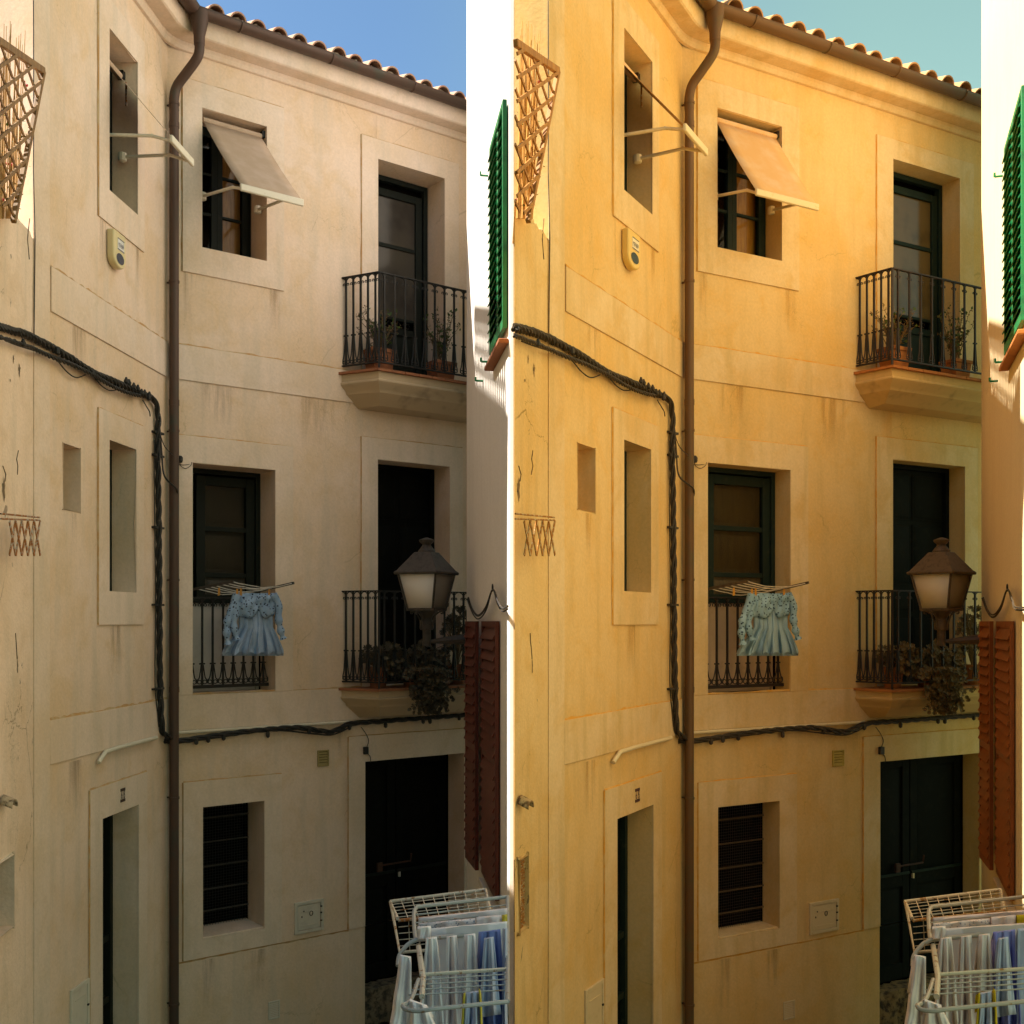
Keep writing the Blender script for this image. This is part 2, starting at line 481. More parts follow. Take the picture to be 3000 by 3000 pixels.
    p['eyelet'] = cloth_mat('blue_eyelet_' + k, ch((.30, .41, .58), (.33, .47, .48)), ch((.23, .33, .50), (.26, .39, .41)), dots=ch((.02, .03, .06), (.03, .05, .06)), scale=38)
    p['cord'] = paint('white_cord_' + k, ch((.50, .47, .42), (.64, .50, .30)), None, 0.8, 20)
    p['peg'] = paint('peg_wood_' + k, ch((.50, .24, .05), (.60, .26, .02)), None, 0.7, 20)
    p['grey_tube'] = paint('grey_tube_' + k, ch((.36, .37, .38), (.46, .38, .25)), ch((.26, .15, .08), (.36, .19, .06)), 0.4, 22, 0.60, 0.70)
    p['white_tube'] = paint('white_tube_' + k, ch((.56, .52, .46), (.66, .52, .30)), ch((.26, .11, .03), (.36, .15, .02)), 0.5, 26, 0.56, 0.66)
    p['lin_white'] = cloth_mat('white_linen_' + k, ch((.82, .79, .83), (.90, .74, .58)), ch((.74, .70, .76), (.84, .67, .52)))
    p['lin_pink'] = cloth_mat('pinkish_linen_' + k, ch((.76, .69, .73), (.88, .69, .54)), None)
    p['lin_blue'] = cloth_mat('blue_cloth_' + k, ch((.16, .22, .55), (.28, .26, .52)), ch((.24, .30, .60), (.36, .36, .58)))
    p['lin_pale'] = cloth_mat('pale_blue_cloth_' + k, ch((.46, .52, .70), (.62, .62, .62)), None)
    p['lin_pattern'] = cloth_mat('speckled_cloth_' + k, ch((.66, .62, .68), (.86, .70, .54)), None, dots=ch((.22, .25, .36), (.40, .34, .32)), scale=70)
    p['lin_yellow'] = cloth_mat('yellow_cloth_' + k, ch((.58, .50, .08), (.72, .48, .02)), None)
    p['enamel'] = paint('cream_enamel_' + k, ch((.62, .56, .47), (.74, .55, .28)), ch((.56, .50, .42), (.68, .50, .24)), 0.5, 9)
    p['alarm'] = paint('alarm_plastic_' + k, ch((.66, .55, .30), (.80, .52, .12)), ch((.62, .52, .30), (.76, .50, .12)), 0.35, 6, bump=0)
    p['lens'] = paint('blue_lens_' + k, ch((.015, .035, .075), (.03, .06, .06)), None, 0.15, 6, bump=0)
    p['paper'] = paint('sticker_' + k, ch((.70, .68, .66), (.82, .68, .42)), None, 0.5, 6, bump=0)
    p['ink'] = paint('ink_' + k, ch((.03, .03, .07), (.05, .05, .07)), None, 0.6, 6, bump=0)
    p['number'] = paint('number_brown_' + k, ch((.045, .018, .012), (.08, .02, .006)), None, 0.4, 60, bump=0)
    p['vent'] = paint('yellow_vent_' + k, ch((.34, .26, .10), (.50, .34, .05)), None, 0.6, 9)
    p['drip'] = drip_mat('drip_stain_' + k, ch((.38, .26, .16), (.52, .28, .06)))
    p['flower'] = paint('red_flower_' + k, (.5, .03, .04), (.4, .02, .03), 0.6, 20, bump=0)
    return p

def text_mesh(txt, size):
    cu = bpy.data.curves.new('lettering', 'FONT')
    cu.body = txt; cu.size = size; cu.align_x = 'CENTER'; cu.align_y = 'CENTER'
    cu.fill_mode = 'FRONT' if hasattr(cu, 'fill_mode') and cu.dimensions == '2D' else cu.fill_mode
    o = bpy.data.objects.new('lettering', cu); COL.objects.link(o)
    bpy.context.view_layer.update()
    me = bpy.data.meshes.new_from_object(o.evaluated_get(bpy.context.evaluated_depsgraph_get()))
    vs = [v.co.copy() for v in me.vertices]; fs = [tuple(p.vertices) for p in me.polygons]
    bpy.data.objects.remove(o); bpy.data.meshes.remove(me); bpy.data.curves.remove(cu)
    return vs, fs

def letters(name, W, txt, size, u, d, z, mat, parent, sx=1.0, depth=0.0015):
    vs, fs = text_mesh(txt, size)
    mb = MB()
    mb.add([W.pt(u + v.x * sx, d, z + v.y) for v in vs], fs)
    return obj(name, mb, mat, parent)

# ------------------------------------------------------------------ ground
def ground():
    mb = MB()
    mb.add([(-600, -600, GROUND), (600, -600, GROUND), (600, 600, GROUND), (-600, 600, GROUND)], [(0, 1, 2, 3)])
    o = obj('ground', mb, paint('paving', (.10, .088, .075), (.07, .062, .055), 0.9, 3, bump=0.4))
    o['kind'] = 'structure'
ground()

# ------------------------------------------------------------------ one side of the street
Z_FAR = 11.57
def build_side(k):
    A = k == 'A'
    dx = 0 if A else 1508
    P = make_palette(k)
    def ray(px, y): return ((px + dx - CX) / F * y, y)
    HOUSE = 'cream house' if A else 'golden house'
    WHITE = 'middle white house' if A else 'right white house'
    def lab(s): return s.replace('@H', HOUSE).replace('@W', WHITE)

    corner = ray(490, 9.61)
    Wl = Wall(ray(97, 7.318), corner, dx)                 # narrow left part of the front
    Wm = Wall(corner, ray(1420, 11.70), dx)               # main part of the front
    low0 = ray(0, 6.70)
    Wlow = Wall(low0, ray(97, 7.318), dx)                 # the lower house with the terrace
    Ww = Wall(ray(1367, 10.36), ray(1491, 7.43), dx)      # flank of the white house
    WW, GL = P['plaster'], P['glass']

    # ---------------------------------------------------------------- the house
    H = thing('house', (corner[0], corner[1], GROUND),
              lab('pale cream three-storey house with tiled eaves and dark windows') if A else
              lab('golden yellow three-storey house with tiled eaves and dark windows'), 'house')
    ZB, ZT = -0.965, 2.13      # undersides of the two plaster bands
    dW1 = Wm.depth(780, 735); dD1 = Wm.depth(1301, 1253); dW2 = Wm.depth(805, 763)
    dD2 = Wm.depth(1316, 1273); dW3 = Wm.depth(773, 726); dD3 = Wm.depth(1358, 1313)
    um = Wm.u
    W1 = (um(591), um(780), 3.335, 4.58, -dW1)
    D1 = (um(1106), um(1301), 2.41, 4.586, -dD1)
    W2 = (um(563), um(805), -0.65, 1.407, -dW2)
    D2 = (um(1105), um(1316), -0.645, 1.606, -dD2)
    W3 = (um(593), um(773), -2.84, -1.66, -dW3)
    D3 = (um(1068), um(1358), GROUND, -1.382, -dD3)
    mb = MB()
    sheet_with_holes(Wm, mb, 0, Wm.len, GROUND, 5.30, [W1, D1, W2, D2, W3, D3])
    obj('wall', mb, WW, H, merge=True, bevel=0.008)
    ul = Wl.u
    dL1 = Wl.depth(399, 329); dL2 = Wl.depth(395, 328); dLD = Wl.depth(402, 331); dNi = Wl.depth(234, 183) - 0.02
    L1 = (ul(316), ul(399), 3.315, 4.56, -dL1)
    L2 = (ul(316), ul(395), 0.232, 1.395, -dL2)
    NI = (ul(183), ul(234), 0.79, 1.253, 0.30)
    LD = (ul(296), ul(402), GROUND, -1.498, -dLD)
    mb = MB()
    sheet_with_holes(Wl, mb, 0, Wl.len, GROUND, 5.30, [L1, L2, NI, LD])
    Wl.box(mb, NI[0] - .05, NI[1] + .05, -0.36, -0.30, NI[2] - .05, NI[3] + .05)
    obj('wall', mb, WW, H, merge=True, bevel=0.008)

    # near-black boxes added behind the openings to stop light leaking through
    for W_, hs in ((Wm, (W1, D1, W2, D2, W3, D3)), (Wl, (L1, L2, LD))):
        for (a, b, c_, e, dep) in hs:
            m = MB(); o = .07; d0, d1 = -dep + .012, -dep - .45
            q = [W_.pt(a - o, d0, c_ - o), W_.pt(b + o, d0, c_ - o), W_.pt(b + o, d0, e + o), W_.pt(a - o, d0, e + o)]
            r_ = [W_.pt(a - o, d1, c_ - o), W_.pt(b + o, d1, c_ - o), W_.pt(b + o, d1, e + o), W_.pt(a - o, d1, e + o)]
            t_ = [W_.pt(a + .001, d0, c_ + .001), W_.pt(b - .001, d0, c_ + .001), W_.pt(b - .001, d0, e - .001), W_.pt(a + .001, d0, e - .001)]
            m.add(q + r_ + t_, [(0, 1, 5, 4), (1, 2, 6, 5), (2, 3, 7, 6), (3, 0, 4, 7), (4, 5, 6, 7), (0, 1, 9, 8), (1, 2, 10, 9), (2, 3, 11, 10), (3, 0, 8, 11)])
            obj('light_stop_box', m, P['dark'], H)

    # raised plaster frames and bands, with a stained edge
    def surround(W, o, i):
        m = MB(); sheet_with_holes(W, m, o[0], o[1], o[2], o[3], [(max(i[0], o[0]), min(i[1], o[1]), max(i[2], o[2]), i[3], 0.014)], d=0.014)
        for (a_, b_) in (((o[0], o[2]), (o[0], o[3])), ((o[0], o[3]), (o[1], o[3])), ((o[1], o[3]), (o[1], o[2])), ((o[1], o[2]), (o[0], o[2]))):
            m.add([W.pt(a_[0], .014, a_[1]), W.pt(b_[0], .014, b_[1]), W.pt(b_[0], 0, b_[1]), W.pt(a_[0], 0, a_[1])], [(0, 1, 2, 3)])
        obj('window_surround', m, P['trim'], H, merge=True)
        m = MB(); e = 0.010
        rr = random.Random(int((o[0] + o[3]) * 1000))
        def strip(u0, z0, u1, z1):
            n = 14; rows = [[], []]
            for q in range(n + 1):
                t = q / n
                a = e * (0.5 + 0.9 * rr.random())
                u_, z_ = u0 + (u1 - u0) * t, z0 + (z1 - z0) * t
                if abs(u1 - u0) < 1e-6:
                    rows[0].append(W.pt(u_ - a, 0.003, z_)); rows[1].append(W.pt(u_, 0.013, z_))
                else:
                    rows[0].append(W.pt(u_, 0.013, z_)); rows[1].append(W.pt(u_, 0.003, z_ + a))
            m.grid(rows)
        strip(o[0], o[2], o[0], o[3]); strip(o[0], o[3], o[1], o[3])
        obj('stained_edge', m, P['ochre'], H)
    surround(Wm, (um(534), um(831), 3.09, 4.80), W1)
    surround(Wm, (um(1059), um(1342), 2.46, 4.78), D1)
    surround(Wm, (um(520), um(857), -0.65, 1.642), W2)
    surround(Wm, (um(1058), um(1354), -0.64, 1.815), D2)
    surround(Wm, (um(536), um(824), -3.0, -1.425), W3)
    surround(Wm, (um(1020), um(1400), -3.0, -1.127), (D3[0], D3[1], -3.1, D3[3]))
    surround(Wl, (ul(286), ul(419), 3.054, 4.79), L1)
    surround(Wl, (ul(285), ul(417), -0.026, 1.609), L2)
    surround(Wl, (ul(260), ul(427), GROUND, -1.252), LD)

    def band(W, u0, u1, z0, z1, d=0.011):
        m = MB(); W.box(m, u0, u1, 0, d, z0, z1); obj('plaster_band', m, P['trim'], H, bevel=0.004)
        m = MB(); rr = random.Random(int(z0 * 777 + u1 * 31)); rows = [[], []]
        for q in range(41):
            t = q / 40; uu = u0 + (u1 - u0) * t
            rows[0].append(W.pt(uu, d - .001, z1)); rows[1].append(W.pt(uu, 0.003, z1 + 0.004 + 0.018 * rr.random()))
        m.grid(rows); obj('stained_edge', m, P['ochre'], H)
    band(Wl, ul(147), Wl.len - 0.01, ZT, 2.44); band(Wm, 0.02, Wm.len, ZT, 2.44)
    band(Wl, ul(143), Wl.len - 0.01, -0.985, -0.68)
    band(Wm, 0.02, Wm.len, ZB, -0.652)
    m = MB(); Wm.box(m, 0.02, um(1020), 0, 0.010, GROUND, -3.003); obj('base_course', m, P['plaster'], H, bevel=0.004)
    m = MB(); rows = [[], []]; rr = random.Random(5)
    for q in range(31):
        uu = 0.02 + (um(1020) - 0.02) * q / 30
        rows[0].append(Wm.pt(uu, 0.0155, -3.0)); rows[1].append(Wm.pt(uu, 0.011, -3.010 - 0.010 * rr.random()))
    m.grid(rows); obj('stained_edge', m, P['ochre'], H)
    # pilaster strip at the left corner of the house
    m = MB(); Wl.box(m, 0.0, ul(143), 0.0, 0.008, GROUND, 5.05); obj('corner_strip', m, P['trim'], H)

    # return wall that catches the sun above the neighbour's terrace, and the roof over it all
    rd = Vector((-0.94, 0.35)).normalized()
    rc = Vector(ray(97, 7.318))
    tl = 3.0 if A else 0.236
    re = rc + rd * tl
    Wr = Wall((re.x, re.y), (rc.x, rc.y), dx)
    m = MB(); Wr.box(m, 0, Wr.len - .001, -0.012, 0.0, GROUND, 5.05)
    if A: Wr.box(m, 0, Wr.len - .4, -.25, -.013, GROUND, 5.05)
    obj('return_wall', m, P['plaster'] if A else P['plaster'], H)

    def offset_line(d, z, ext0=0.0, ext1=0.0):
        n1, n2 = Wl.n, Wm.n
        mit = (n1 + n2) / (1 + n1.dot(n2))
        c = Vector(corner) + mit * d
        a = Wl.pt(-ext0, d, z); b = Wm.pt(Wm.len + ext1, d, z)
        return [a, Vector((c.x, c.y, z)), b]
    prof = [(0.0, 5.03), (0.025, 5.035), (0.045, 5.065), (0.045, 5.10), (0.175, 5.105), (0.19, 5.115), (0.197, 5.15), (0.20, 5.262), (0.0, 5.29)]
    rows = []
    for d, z in prof:
        a, c, b = offset_line(d, z, 0.0, 0.0)
        # round the inner corner a little
        p1 = c + (a - c).normalized() * 0.16; p2 = c + (b - c).normalized() * 0.16
        arc = [p1 * (1 - t) ** 2 + c * 2 * t * (1 - t) + p2 * t * t for t in [0, .2, .4, .6, .8, 1]]
        rows.append([a] + arc + [b])
    m = MB(); m.grid(rows); obj('cornice', m, P['trim'], H, sharp=30)
    # roof sheet rising behind the eaves
    a, c, b = offset_line(0.22, 5.30); a2, c2, b2 = offset_line(-3.5, 6.55)
    if not A:
        a2 = Wl.pt(0, -.12, 5.40); c2 = offset_line(-1.6, 5.92)[1]
    m = MB(); m.add([a, c, b, b2, c2, a2], [(0, 1, 4, 5), (1, 2, 3, 4)])
    m2 = MB(); m2.add([p - Vector((0, 0, .03)) for p in (a, c, b, b2, c2, a2)], [(0, 1, 4, 5), (1, 2, 3, 4)])
    roof = obj('roof', m, P['tile'], H, solid=0.02)

    # barrel tiles along the eaves
    def tile_mesh(r0, r1, ln, up):
        t = MB(); n = 9; inner = 0.013
        rows = []
        for s_, r_ in ((0, r0), (ln * 0.5, (r0 + r1) / 2), (ln, r1)):
            rows.append([Vector((r_ * math.cos(math.pi * q / n), s_, up * r_ * 1.05 * math.sin(math.pi * q / n))) for q in range(n + 1)])
        irows = [[Vector((v.x * (1 - inner / r0), v.y, v.z * (1 - inner / r0))) for v in row] for row in rows]
        t.grid(rows); t.grid([list(reversed(q)) for q in irows])
        e = [rows[0][i] for i in range(n + 1)]; f = [irows[0][i] for i in range(n + 1)]
        t.grid([f, e])
        return t
    pitch = 0.205 if A else 0.25
    sl = R(19)
    tile0 = None
    def lay(W, u_from, u_to, count):
        nonlocal tile0
        for q in range(count):
            u_ = u_from + (u_to - u_from) * (q + 0.5) / count
            for row in range(2):
                loc = W.pt(u_ + random.uniform(-.008, .008), 0.25 - 0.36 * row + random.uniform(-.012, .012), 5.318 + 0.125 * row + random.uniform(-.004, .006))
                if tile0 is None:
                    t = tile_mesh(pitch * 0.39, pitch * 0.31, 0.42, 1)
                    me_o = obj('roof_tile', t, P['tile'], H, sharp=50)
                    # restore local coordinates of the tile (its open end at the origin)
                    me_o.data.clear_geometry(); me_o.data.from_pydata([tuple(v) for v in t.v], [], t.f)
                    me_o.data.polygons.foreach_set('use_smooth', [True] * len(me_o.data.polygons))
                    tile0 = me_o
                    o = me_o
                    o.location = loc - WLOC[H.name]
                else:
                    o = copy_part(tile0, H, loc)
                o.rotation_euler = (sl + random.uniform(-.02, .02), random.uniform(-.05, .05), W.ang + random.uniform(-.03, .03))
    nm = int(round((Wm.len - 0.25) / pitch)); lay(Wm, 0.25, Wm.len, nm)
    nl = int(round((Wl.len - 0.75) / pitch)); lay(Wl, 0.5, Wl.len - 0.25, nl)
    # mortar stuffing under each eave tile: one bed
    m = MB()
    for W, u0, u1, cnt in ((Wm, 0.25, Wm.len, nm), (Wl, 0.5, Wl.len - 0.25, nl)):
        for q in range(cnt):
            u_ = u0 + (u1 - u0) * (q + .5) / cnt
            lp = []
            for i in range(8):
                an = math.pi * i / 7
                lp.append(W.pt(u_ + pitch * .34 * math.cos(an), 0.215 + random.uniform(-.012, .012), 5.315 + pitch * .31 * math.sin(an) * random.uniform(.8, 1)))
            m.extrude(lp, (-W.n.x * .1, -W.n.y * .1, 0.03))
    mo = obj('mortar', m, P['mortar'], H); mo['kind'] = 'stuff'

    # lattice fence on the roof terrace, above the picture; its shadow falls on the white flank opposite
    fa, fb, fz0, fz1, fd = .05, Wl.len - .12, 5.42, 6.62, -.15
    m = MB(); m.bar(Wl.pt(fa, fd, fz1), Wl.pt(fb, fd, fz1), .05, .09); RF = obj('roof_fence', m, P['trellis'], H)
    nF = Vector((Wl.n.x, Wl.n.y, 0))
    for sg in (-1, 1):
        q = -12
        while q < 40:
            u0_ = fa + q * .115; u1_ = u0_ + sg * .42 * 1.0; za, zb_ = fz0, fz1
            # clip to the panel
            def clip(uu, zz, du, dz, lim):
                t = (lim - uu) / du
                return uu + du * t, zz + dz * t
            p_, r_ = (u0_, za), (u1_, zb_)
            lo, hi = min(p_[0], r_[0]), max(p_[0], r_[0])
            if hi > fa and lo < fb:
                du, dz = r_[0] - p_[0], r_[1] - p_[1]
                if p_[0] < fa: p_ = clip(*p_, du, dz, fa)
                if p_[0] > fb: p_ = clip(*p_, du, dz, fb)
                if r_[0] < fa: r_ = clip(*r_, du, dz, fa)
                if r_[0] > fb: r_ = clip(*r_, du, dz, fb)
                m = MB(); m.bar(Wl.pt(p_[0], fd, p_[1]), Wl.pt(r_[0], fd, r_[1]), .052, .008, nF); obj('slat', m, P['trellis'], RF)
            q += 1

    # ---------------------------------------------------------------- windows and doors (parts of the house)
    def rect_frame(W, mbx, u0, u1, z0, z1, d0, d1, w, wb=None):
        wb = w if wb is None else wb
        W.box(mbx, u0, u0 + w, d0, d1, z0, z1); W.box(mbx, u1 - w, u1, d0, d1, z0, z1)
        W.box(mbx, u0 + w, u1 - w, d0, d1, z1 - w, z1); W.box(mbx, u0 + w, u1 - w, d0, d1, z0, z0 + wb)
    def panel(W, name, u0, u1, z0, z1, d, mat, parent, raise_=0.012, inset=0.06):
        mbx = MB(); W.box(mbx, u0, u1, d - 0.02, d, z0, z1)
        a = [(u0 + inset * .5, z0 + inset * .5), (u1 - inset * .5, z0 + inset * .5), (u1 - inset * .5, z1 - inset * .5), (u0 + inset * .5, z1 - inset * .5)]
        b = [(u0 + inset, z0 + inset), (u1 - inset, z0 + inset), (u1 - inset, z1 - inset), (u0 + inset, z1 - inset)]
        vs = [W.pt(u_, d + .001, z_) for u_, z_ in a] + [W.pt(u_, d + raise_, z_) for u_, z_ in b]
        mbx.add(vs, [(0, 1, 5, 4), (1, 2, 6, 5), (2, 3, 7, 6), (3, 0, 4, 7), (4, 5, 6, 7)])
        return obj(name, mbx, mat, parent)

    # upper window behind the awning: two glazed leaves, pine shutters inside
    u0, u1, z0, z1, dep = W1; d = -dep
    m = MB(); rect_frame(Wm, m, u0 - .02, u1, z0, z1, d - .06, d, .035); win = obj('window', m, P['green_dark'], H, bevel=.003)
    um_ = (u0 + u1) / 2 - 0.03
    for s_, (a, b) in enumerate(((u0, um_), (um_, u1 - .035))):
        m = MB(); rect_frame(Wm, m, a, b, z0 + .035, z1 - .035, d - .045, d + .008, .055, .06)
        hh = z1 - z0 - .07
        for t in (0.345, 0.66): Wm.box(m, a + .055, b - .055, d - .03, d + .002, z0 + .035 + hh * t - .012, z0 + .035 + hh * t + .012)
        obj('sash', m, P['green_dark'], win, bevel=.003)
        m = MB(); Wm.box(m, a + .05, b - .05, d - .022, d - .018, z0 + .08, z1 - .08); obj('pane', m, GL, win)
        if s_ == 1:
            m = MB(); Wm.box(m, a, b, d - .10, d - .075, z0 + .02, z1 - .02); ps = obj('pine_shutter', m, P['wood'], win)
            for q in range(3):
                za = z0 + .06 + q * hh / 3; zb = za + hh / 3 - .05
                panel(Wm, 'shutter_panel', a + .05, b - .12, za, zb, d - .074, P['wood'], win, 0.014, 0.05)
        else:
            m = MB(); Wm.box(m, a, b, d - .16, d - .14, z0, z1); obj('shade_board', m, P['dark'], win)  # black board in place of the unlit space behind the leaf

    # balcony door upstairs
    u0, u1, z0, z1, dep = D1; d = -dep
    m = MB(); rect_frame(Wm, m, u0 - .02, u1, z0, z1, d - .06, d, .05); dr = obj('balcony_door', m, P['green_dark'], H, bevel=.003)
    m = MB(); Wm.box(m, u0, u1, d - .16, d - .13, z0, z1); obj('shade_board', m, P['dark'], dr)  # shade behind the door painted as a black board
    a, b = u0 + .07, u1 - .06
    m = MB(); rect_frame(Wm, m, a, b, z0 + .05, z1 - .12, d - .07, d - .02, .075, .10)
    Wm.box(m, a + .075, b - .075, d - .06, d - .03, 3.87, 3.91)
    Wm.box(m, a + .075, b - .075, d - .06, d - .03, 3.13, 3.16)
    Wm.box(m, a + .075, b - .075, d - .06, d - .03, 2.98, 3.05)
    obj('door_leaf', m, P['green_dark'], dr, bevel=.003)
    for za, zb in ((3.16, 3.87), (3.91, z1 - .195)):
        m = MB(); Wm.box(m, a + .07, b - .07, d - .05, d - .046, za, zb); obj('pane', m, P['pane_brown'], dr)
    panel(Wm, 'door_panel', a + .075, b - .075, z0 + .15, 2.98, d - .045, P['green_dark'], dr)
    m = MB()
    for q in range(4):
        cu_ = a + .11 + (b - a - .22) * (q + .5) / 4
        m.tube([Wm.pt(cu_ + .022 * math.cos(t), d - .04, 3.09 + .026 * math.sin(t)) for t in [i * .55 for i in range(11)]], .004, 5)
    obj('scroll_grille', m, P['iron'], dr)

    # first-floor window with the drying rack
    u0, u1, z0, z1, dep = W2; d = -dep; zi = 0.17
    m = MB(); rect_frame(Wm, m, u0 - .02, u1, zi, z1, d - .06, d, .045); win = obj('window', m, P['green_dark'], H, bevel=.003)
    m = MB(); Wm.box(m, u0, u1, d - .2, d - .17, zi, z1); obj('shade_board', m, P['dark'], win)  # black board, its colour gives the shade behind the sash
    a, b = u0 + .17, u1 - .05
    m = MB(); rect_frame(Wm, m, a, b, zi + .03, z1 - .06, d - .07, d - .02, .085, .05)
    for zz in (0.43, 0.86): Wm.box(m, a + .085, b - .085, d - .06, d - .028, zz - .022, zz + .022)
    obj('sash', m, P['green_dark'], win, bevel=.003)
    for za, zb in ((.452, .838), (.882, z1 - .145)):
        m = MB(); Wm.box(m, a + .08, b - .08, d - .045, d - .042, za, zb); obj('pane', m, GL, win)
        panel(Wm, 'inner_shutter_panel', a + .08, b - .08, za, zb, d - .075, P['panel'], win, .014, .07)
    panel(Wm, 'lower_panel', a + .085, b - .085, zi + .05, .408, d - .055, P['panel'], win, .014, .05)
    m = MB(); Wm.box(m, u0, u1, d - .06, d - .035, z0, zi - .003); obj('infill_panel', m, P['infill'], H)
    m = MB(); Wm.box(m, u1 - .04, u1 - .02, d - .034, d - .01, z0, zi - .003); obj('infill_edge', m, P['infill'], H)

    # first-floor balcony door
    u0, u1, z0, z1, dep = D2; d = -dep
    m = MB(); rect_frame(Wm, m, u0 - .02, u1, z0, z1, d - .06, d, .05); dr = obj('balcony_door', m, P['black_door'], H, bevel=.003)
    m = MB(); Wm.box(m, u0, u1, d - .12, d - .05, z0, z1); obj('door_leaf', m, P['black_door'], dr)
    uc = (u0 + u1) / 2
    for a, b in ((u0 + .06, uc - .02), (uc + .02, u1 - .06)):
        for za, zb in ((z0 + .1, .05), (.10, .33), (.38, 1.0), (1.05, z1 - .08)):
            panel(Wm, 'door_panel', a, b, za, zb, d - .04, P['black_door'], dr, .012, .035)

    # ground-floor window: wire mesh and bars
    u0, u1, z0, z1, dep = W3; d = -dep
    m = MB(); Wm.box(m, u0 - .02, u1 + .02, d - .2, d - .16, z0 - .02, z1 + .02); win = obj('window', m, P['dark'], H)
    m = MB()
    nu = int((u1 - u0) / 0.026); nz = int((z1 - z0) / 0.026)
    for i in range(nu + 1): m.bar(Wm.pt(u0 + i * (u1 - u0) / nu, d, z0), Wm.pt(u0 + i * (u1 - u0) / nu, d, z1), .0034, .0034)
    for i in range(nz + 1): m.bar(Wm.pt(u0, d - .003, z0 + i * (z1 - z0) / nz), Wm.pt(u1, d - .003, z0 + i * (z1 - z0) / nz), .0034, .0034)
    obj('wire_mesh', m, P['iron'], win)
    for t in (.14, .33, .52, .70, .87):
        zz = z0 + (z1 - z0) * (1 - t)
        m = MB(); m.tube([Wm.pt(u0 - .01, d + .012, zz), Wm.pt(u1 + .015, d + .012, zz)], .008, 6); obj('bar', m, P['lamp_metal'], win)
    m = MB(); Wm.box(m, u0, u1, -dep - .05, -.005, z0 - .01, z0 + .012); obj('window_sill', m, P['trim'], H, bevel=.004)

    # street door: two dark leaves with a sliding bolt
    u0, u1, z0, z1, dep = D3; d = -dep; zs = -3.675; latch = paint('latch_' + k, (.07, .028, .014), (.04, .018, .01), 0.8, 30)
    m = MB(); Wm.box(m, u0, u1, d - .09, d - .05, zs, z1); dr = obj('street_door', m, P['black_door'], H)
    uc = u0 + (u1 - u0) * 0.46
    for a, b in ((u0 + .01, uc - .006), (uc + .006, u1 - .01)):
        m = MB(); rect_frame(Wm, m, a, b, zs + .01, z1 - .01, d - .05, d - .02, .10, .16)
        Wm.box(m, a + .10, b - .10, d - .05, d - .02, -2.72, -2.60)
        lf = obj('door_leaf', m, P['black_door'], dr, bevel=.004)
        m = MB(); Wm.box(m, a + .01, b - .01, d - .02, d - .004, -2.60, -2.572); obj('door_rail', m, P['green_dark'], dr, bevel=.003)
        for za, zb in ((zs + .17, -2.72), (-2.60, z1 - .11)):
            panel(Wm, 'door_panel', a + .10, b - .10, za, zb, d - .042, P['black_door'], dr)
    m = MB(); m.tube([Wm.pt(uc - .2, d + .012, -2.50), Wm.pt(uc + .16, d + .012, -2.50), Wm.pt(uc + .165, d + .02, -2.42)], .010, 6)
    Wm.box(m, uc - .24, uc - .18, d - .004, d + .02, -2.56, -2.47); obj('bolt', m, latch, dr)
    m = MB(); Wm.box(m, uc + .025, uc + .045, d - .018, d + .002, -2.65, -2.60); obj('lock_plate', m, P['enamel'], dr)
    m = MB(); uu = u0
    rr = random.Random(3)
    rows = []
    for zq in range(7):
        row = []
        for uq in range(25):
            row.append(Wm.pt(u0 + (u1 - u0) * uq / 24, d + .20 - .05 + .05 * rr.random() + (0 if zq < 6 else -.20), GROUND + (zs - GROUND) * min(zq, 5) / 5 - .004))
        rows.append(row)
    m.grid(rows); obj('doorstep', m, P['rubble'], H, sharp=80)

    # narrow openings of the left part
    for (u0, u1, z0, z1, dep), nm_ in ((L1, 'window'), (L2, 'window'), (LD, 'side_door')):
        d = -dep
        m = MB(); Wl.box(m, u0 - .02, u1, d - .10, d - .05, z0, z1)
        w_ = obj(nm_, m, P['dark'] if nm_ == 'window' else P['black_door'], H)
        m = MB(); rect_frame(Wl, m, u0 - .02, u1, z0, z1, d - .05, d, .05)
        if nm_ == 'window': Wl.box(m, (u0 + u1) / 2 - .04, (u0 + u1) / 2 + .04, d - .05, d, z0 + .05, z1 - .05)
        else:
            for zz in (-2.6, -3.1): Wl.box(m, u0 + .03, u1 - .05, d - .05, d - .01, zz, zz + .05)
        obj('frame', m, P['green_dark'], w_, bevel=.003)

    # drip stains under sills, bands and the balcony ends
    for W, px, zt, w, h in ((Wm, 552, 3.09, .12, .55), (Wm, 806, 3.09, .16, .5), (Wm, 640, 2.13, .40, .45), (Wm, 930, 2.13, .45, .6), (Wm, 612, -3.02, .16, .6), (Wm, 755, -3.02, .2, .5),
                            (Wm, 1000, -.9, .14, .5), (Wl, 300, 3.05, .14, .5), (Wl, 405, 3.05, .12, .4), (Wl, 340, -.03, .25, .45), (Wl, 230, 2.13, .3, .4), (Wl, 215, .78, .12, .4), (Wl, 220, -1.0, .25, .5)):
        u_ = W.u(px); m = MB()
        m.add([W.pt(u_ - w / 2, .0135 if zt < -2.9 else .0025, zt - h), W.pt(u_ + w / 2, .0135 if zt < -2.9 else .0025, zt - h), W.pt(u_ + w / 2, .0135 if zt < -2.9 else .0025, zt - .004), W.pt(u_ - w / 2, .0135 if zt < -2.9 else .0025, zt - .004)], [(0, 1, 2, 3)])
        obj('drip_stain', m, P['drip'], H)

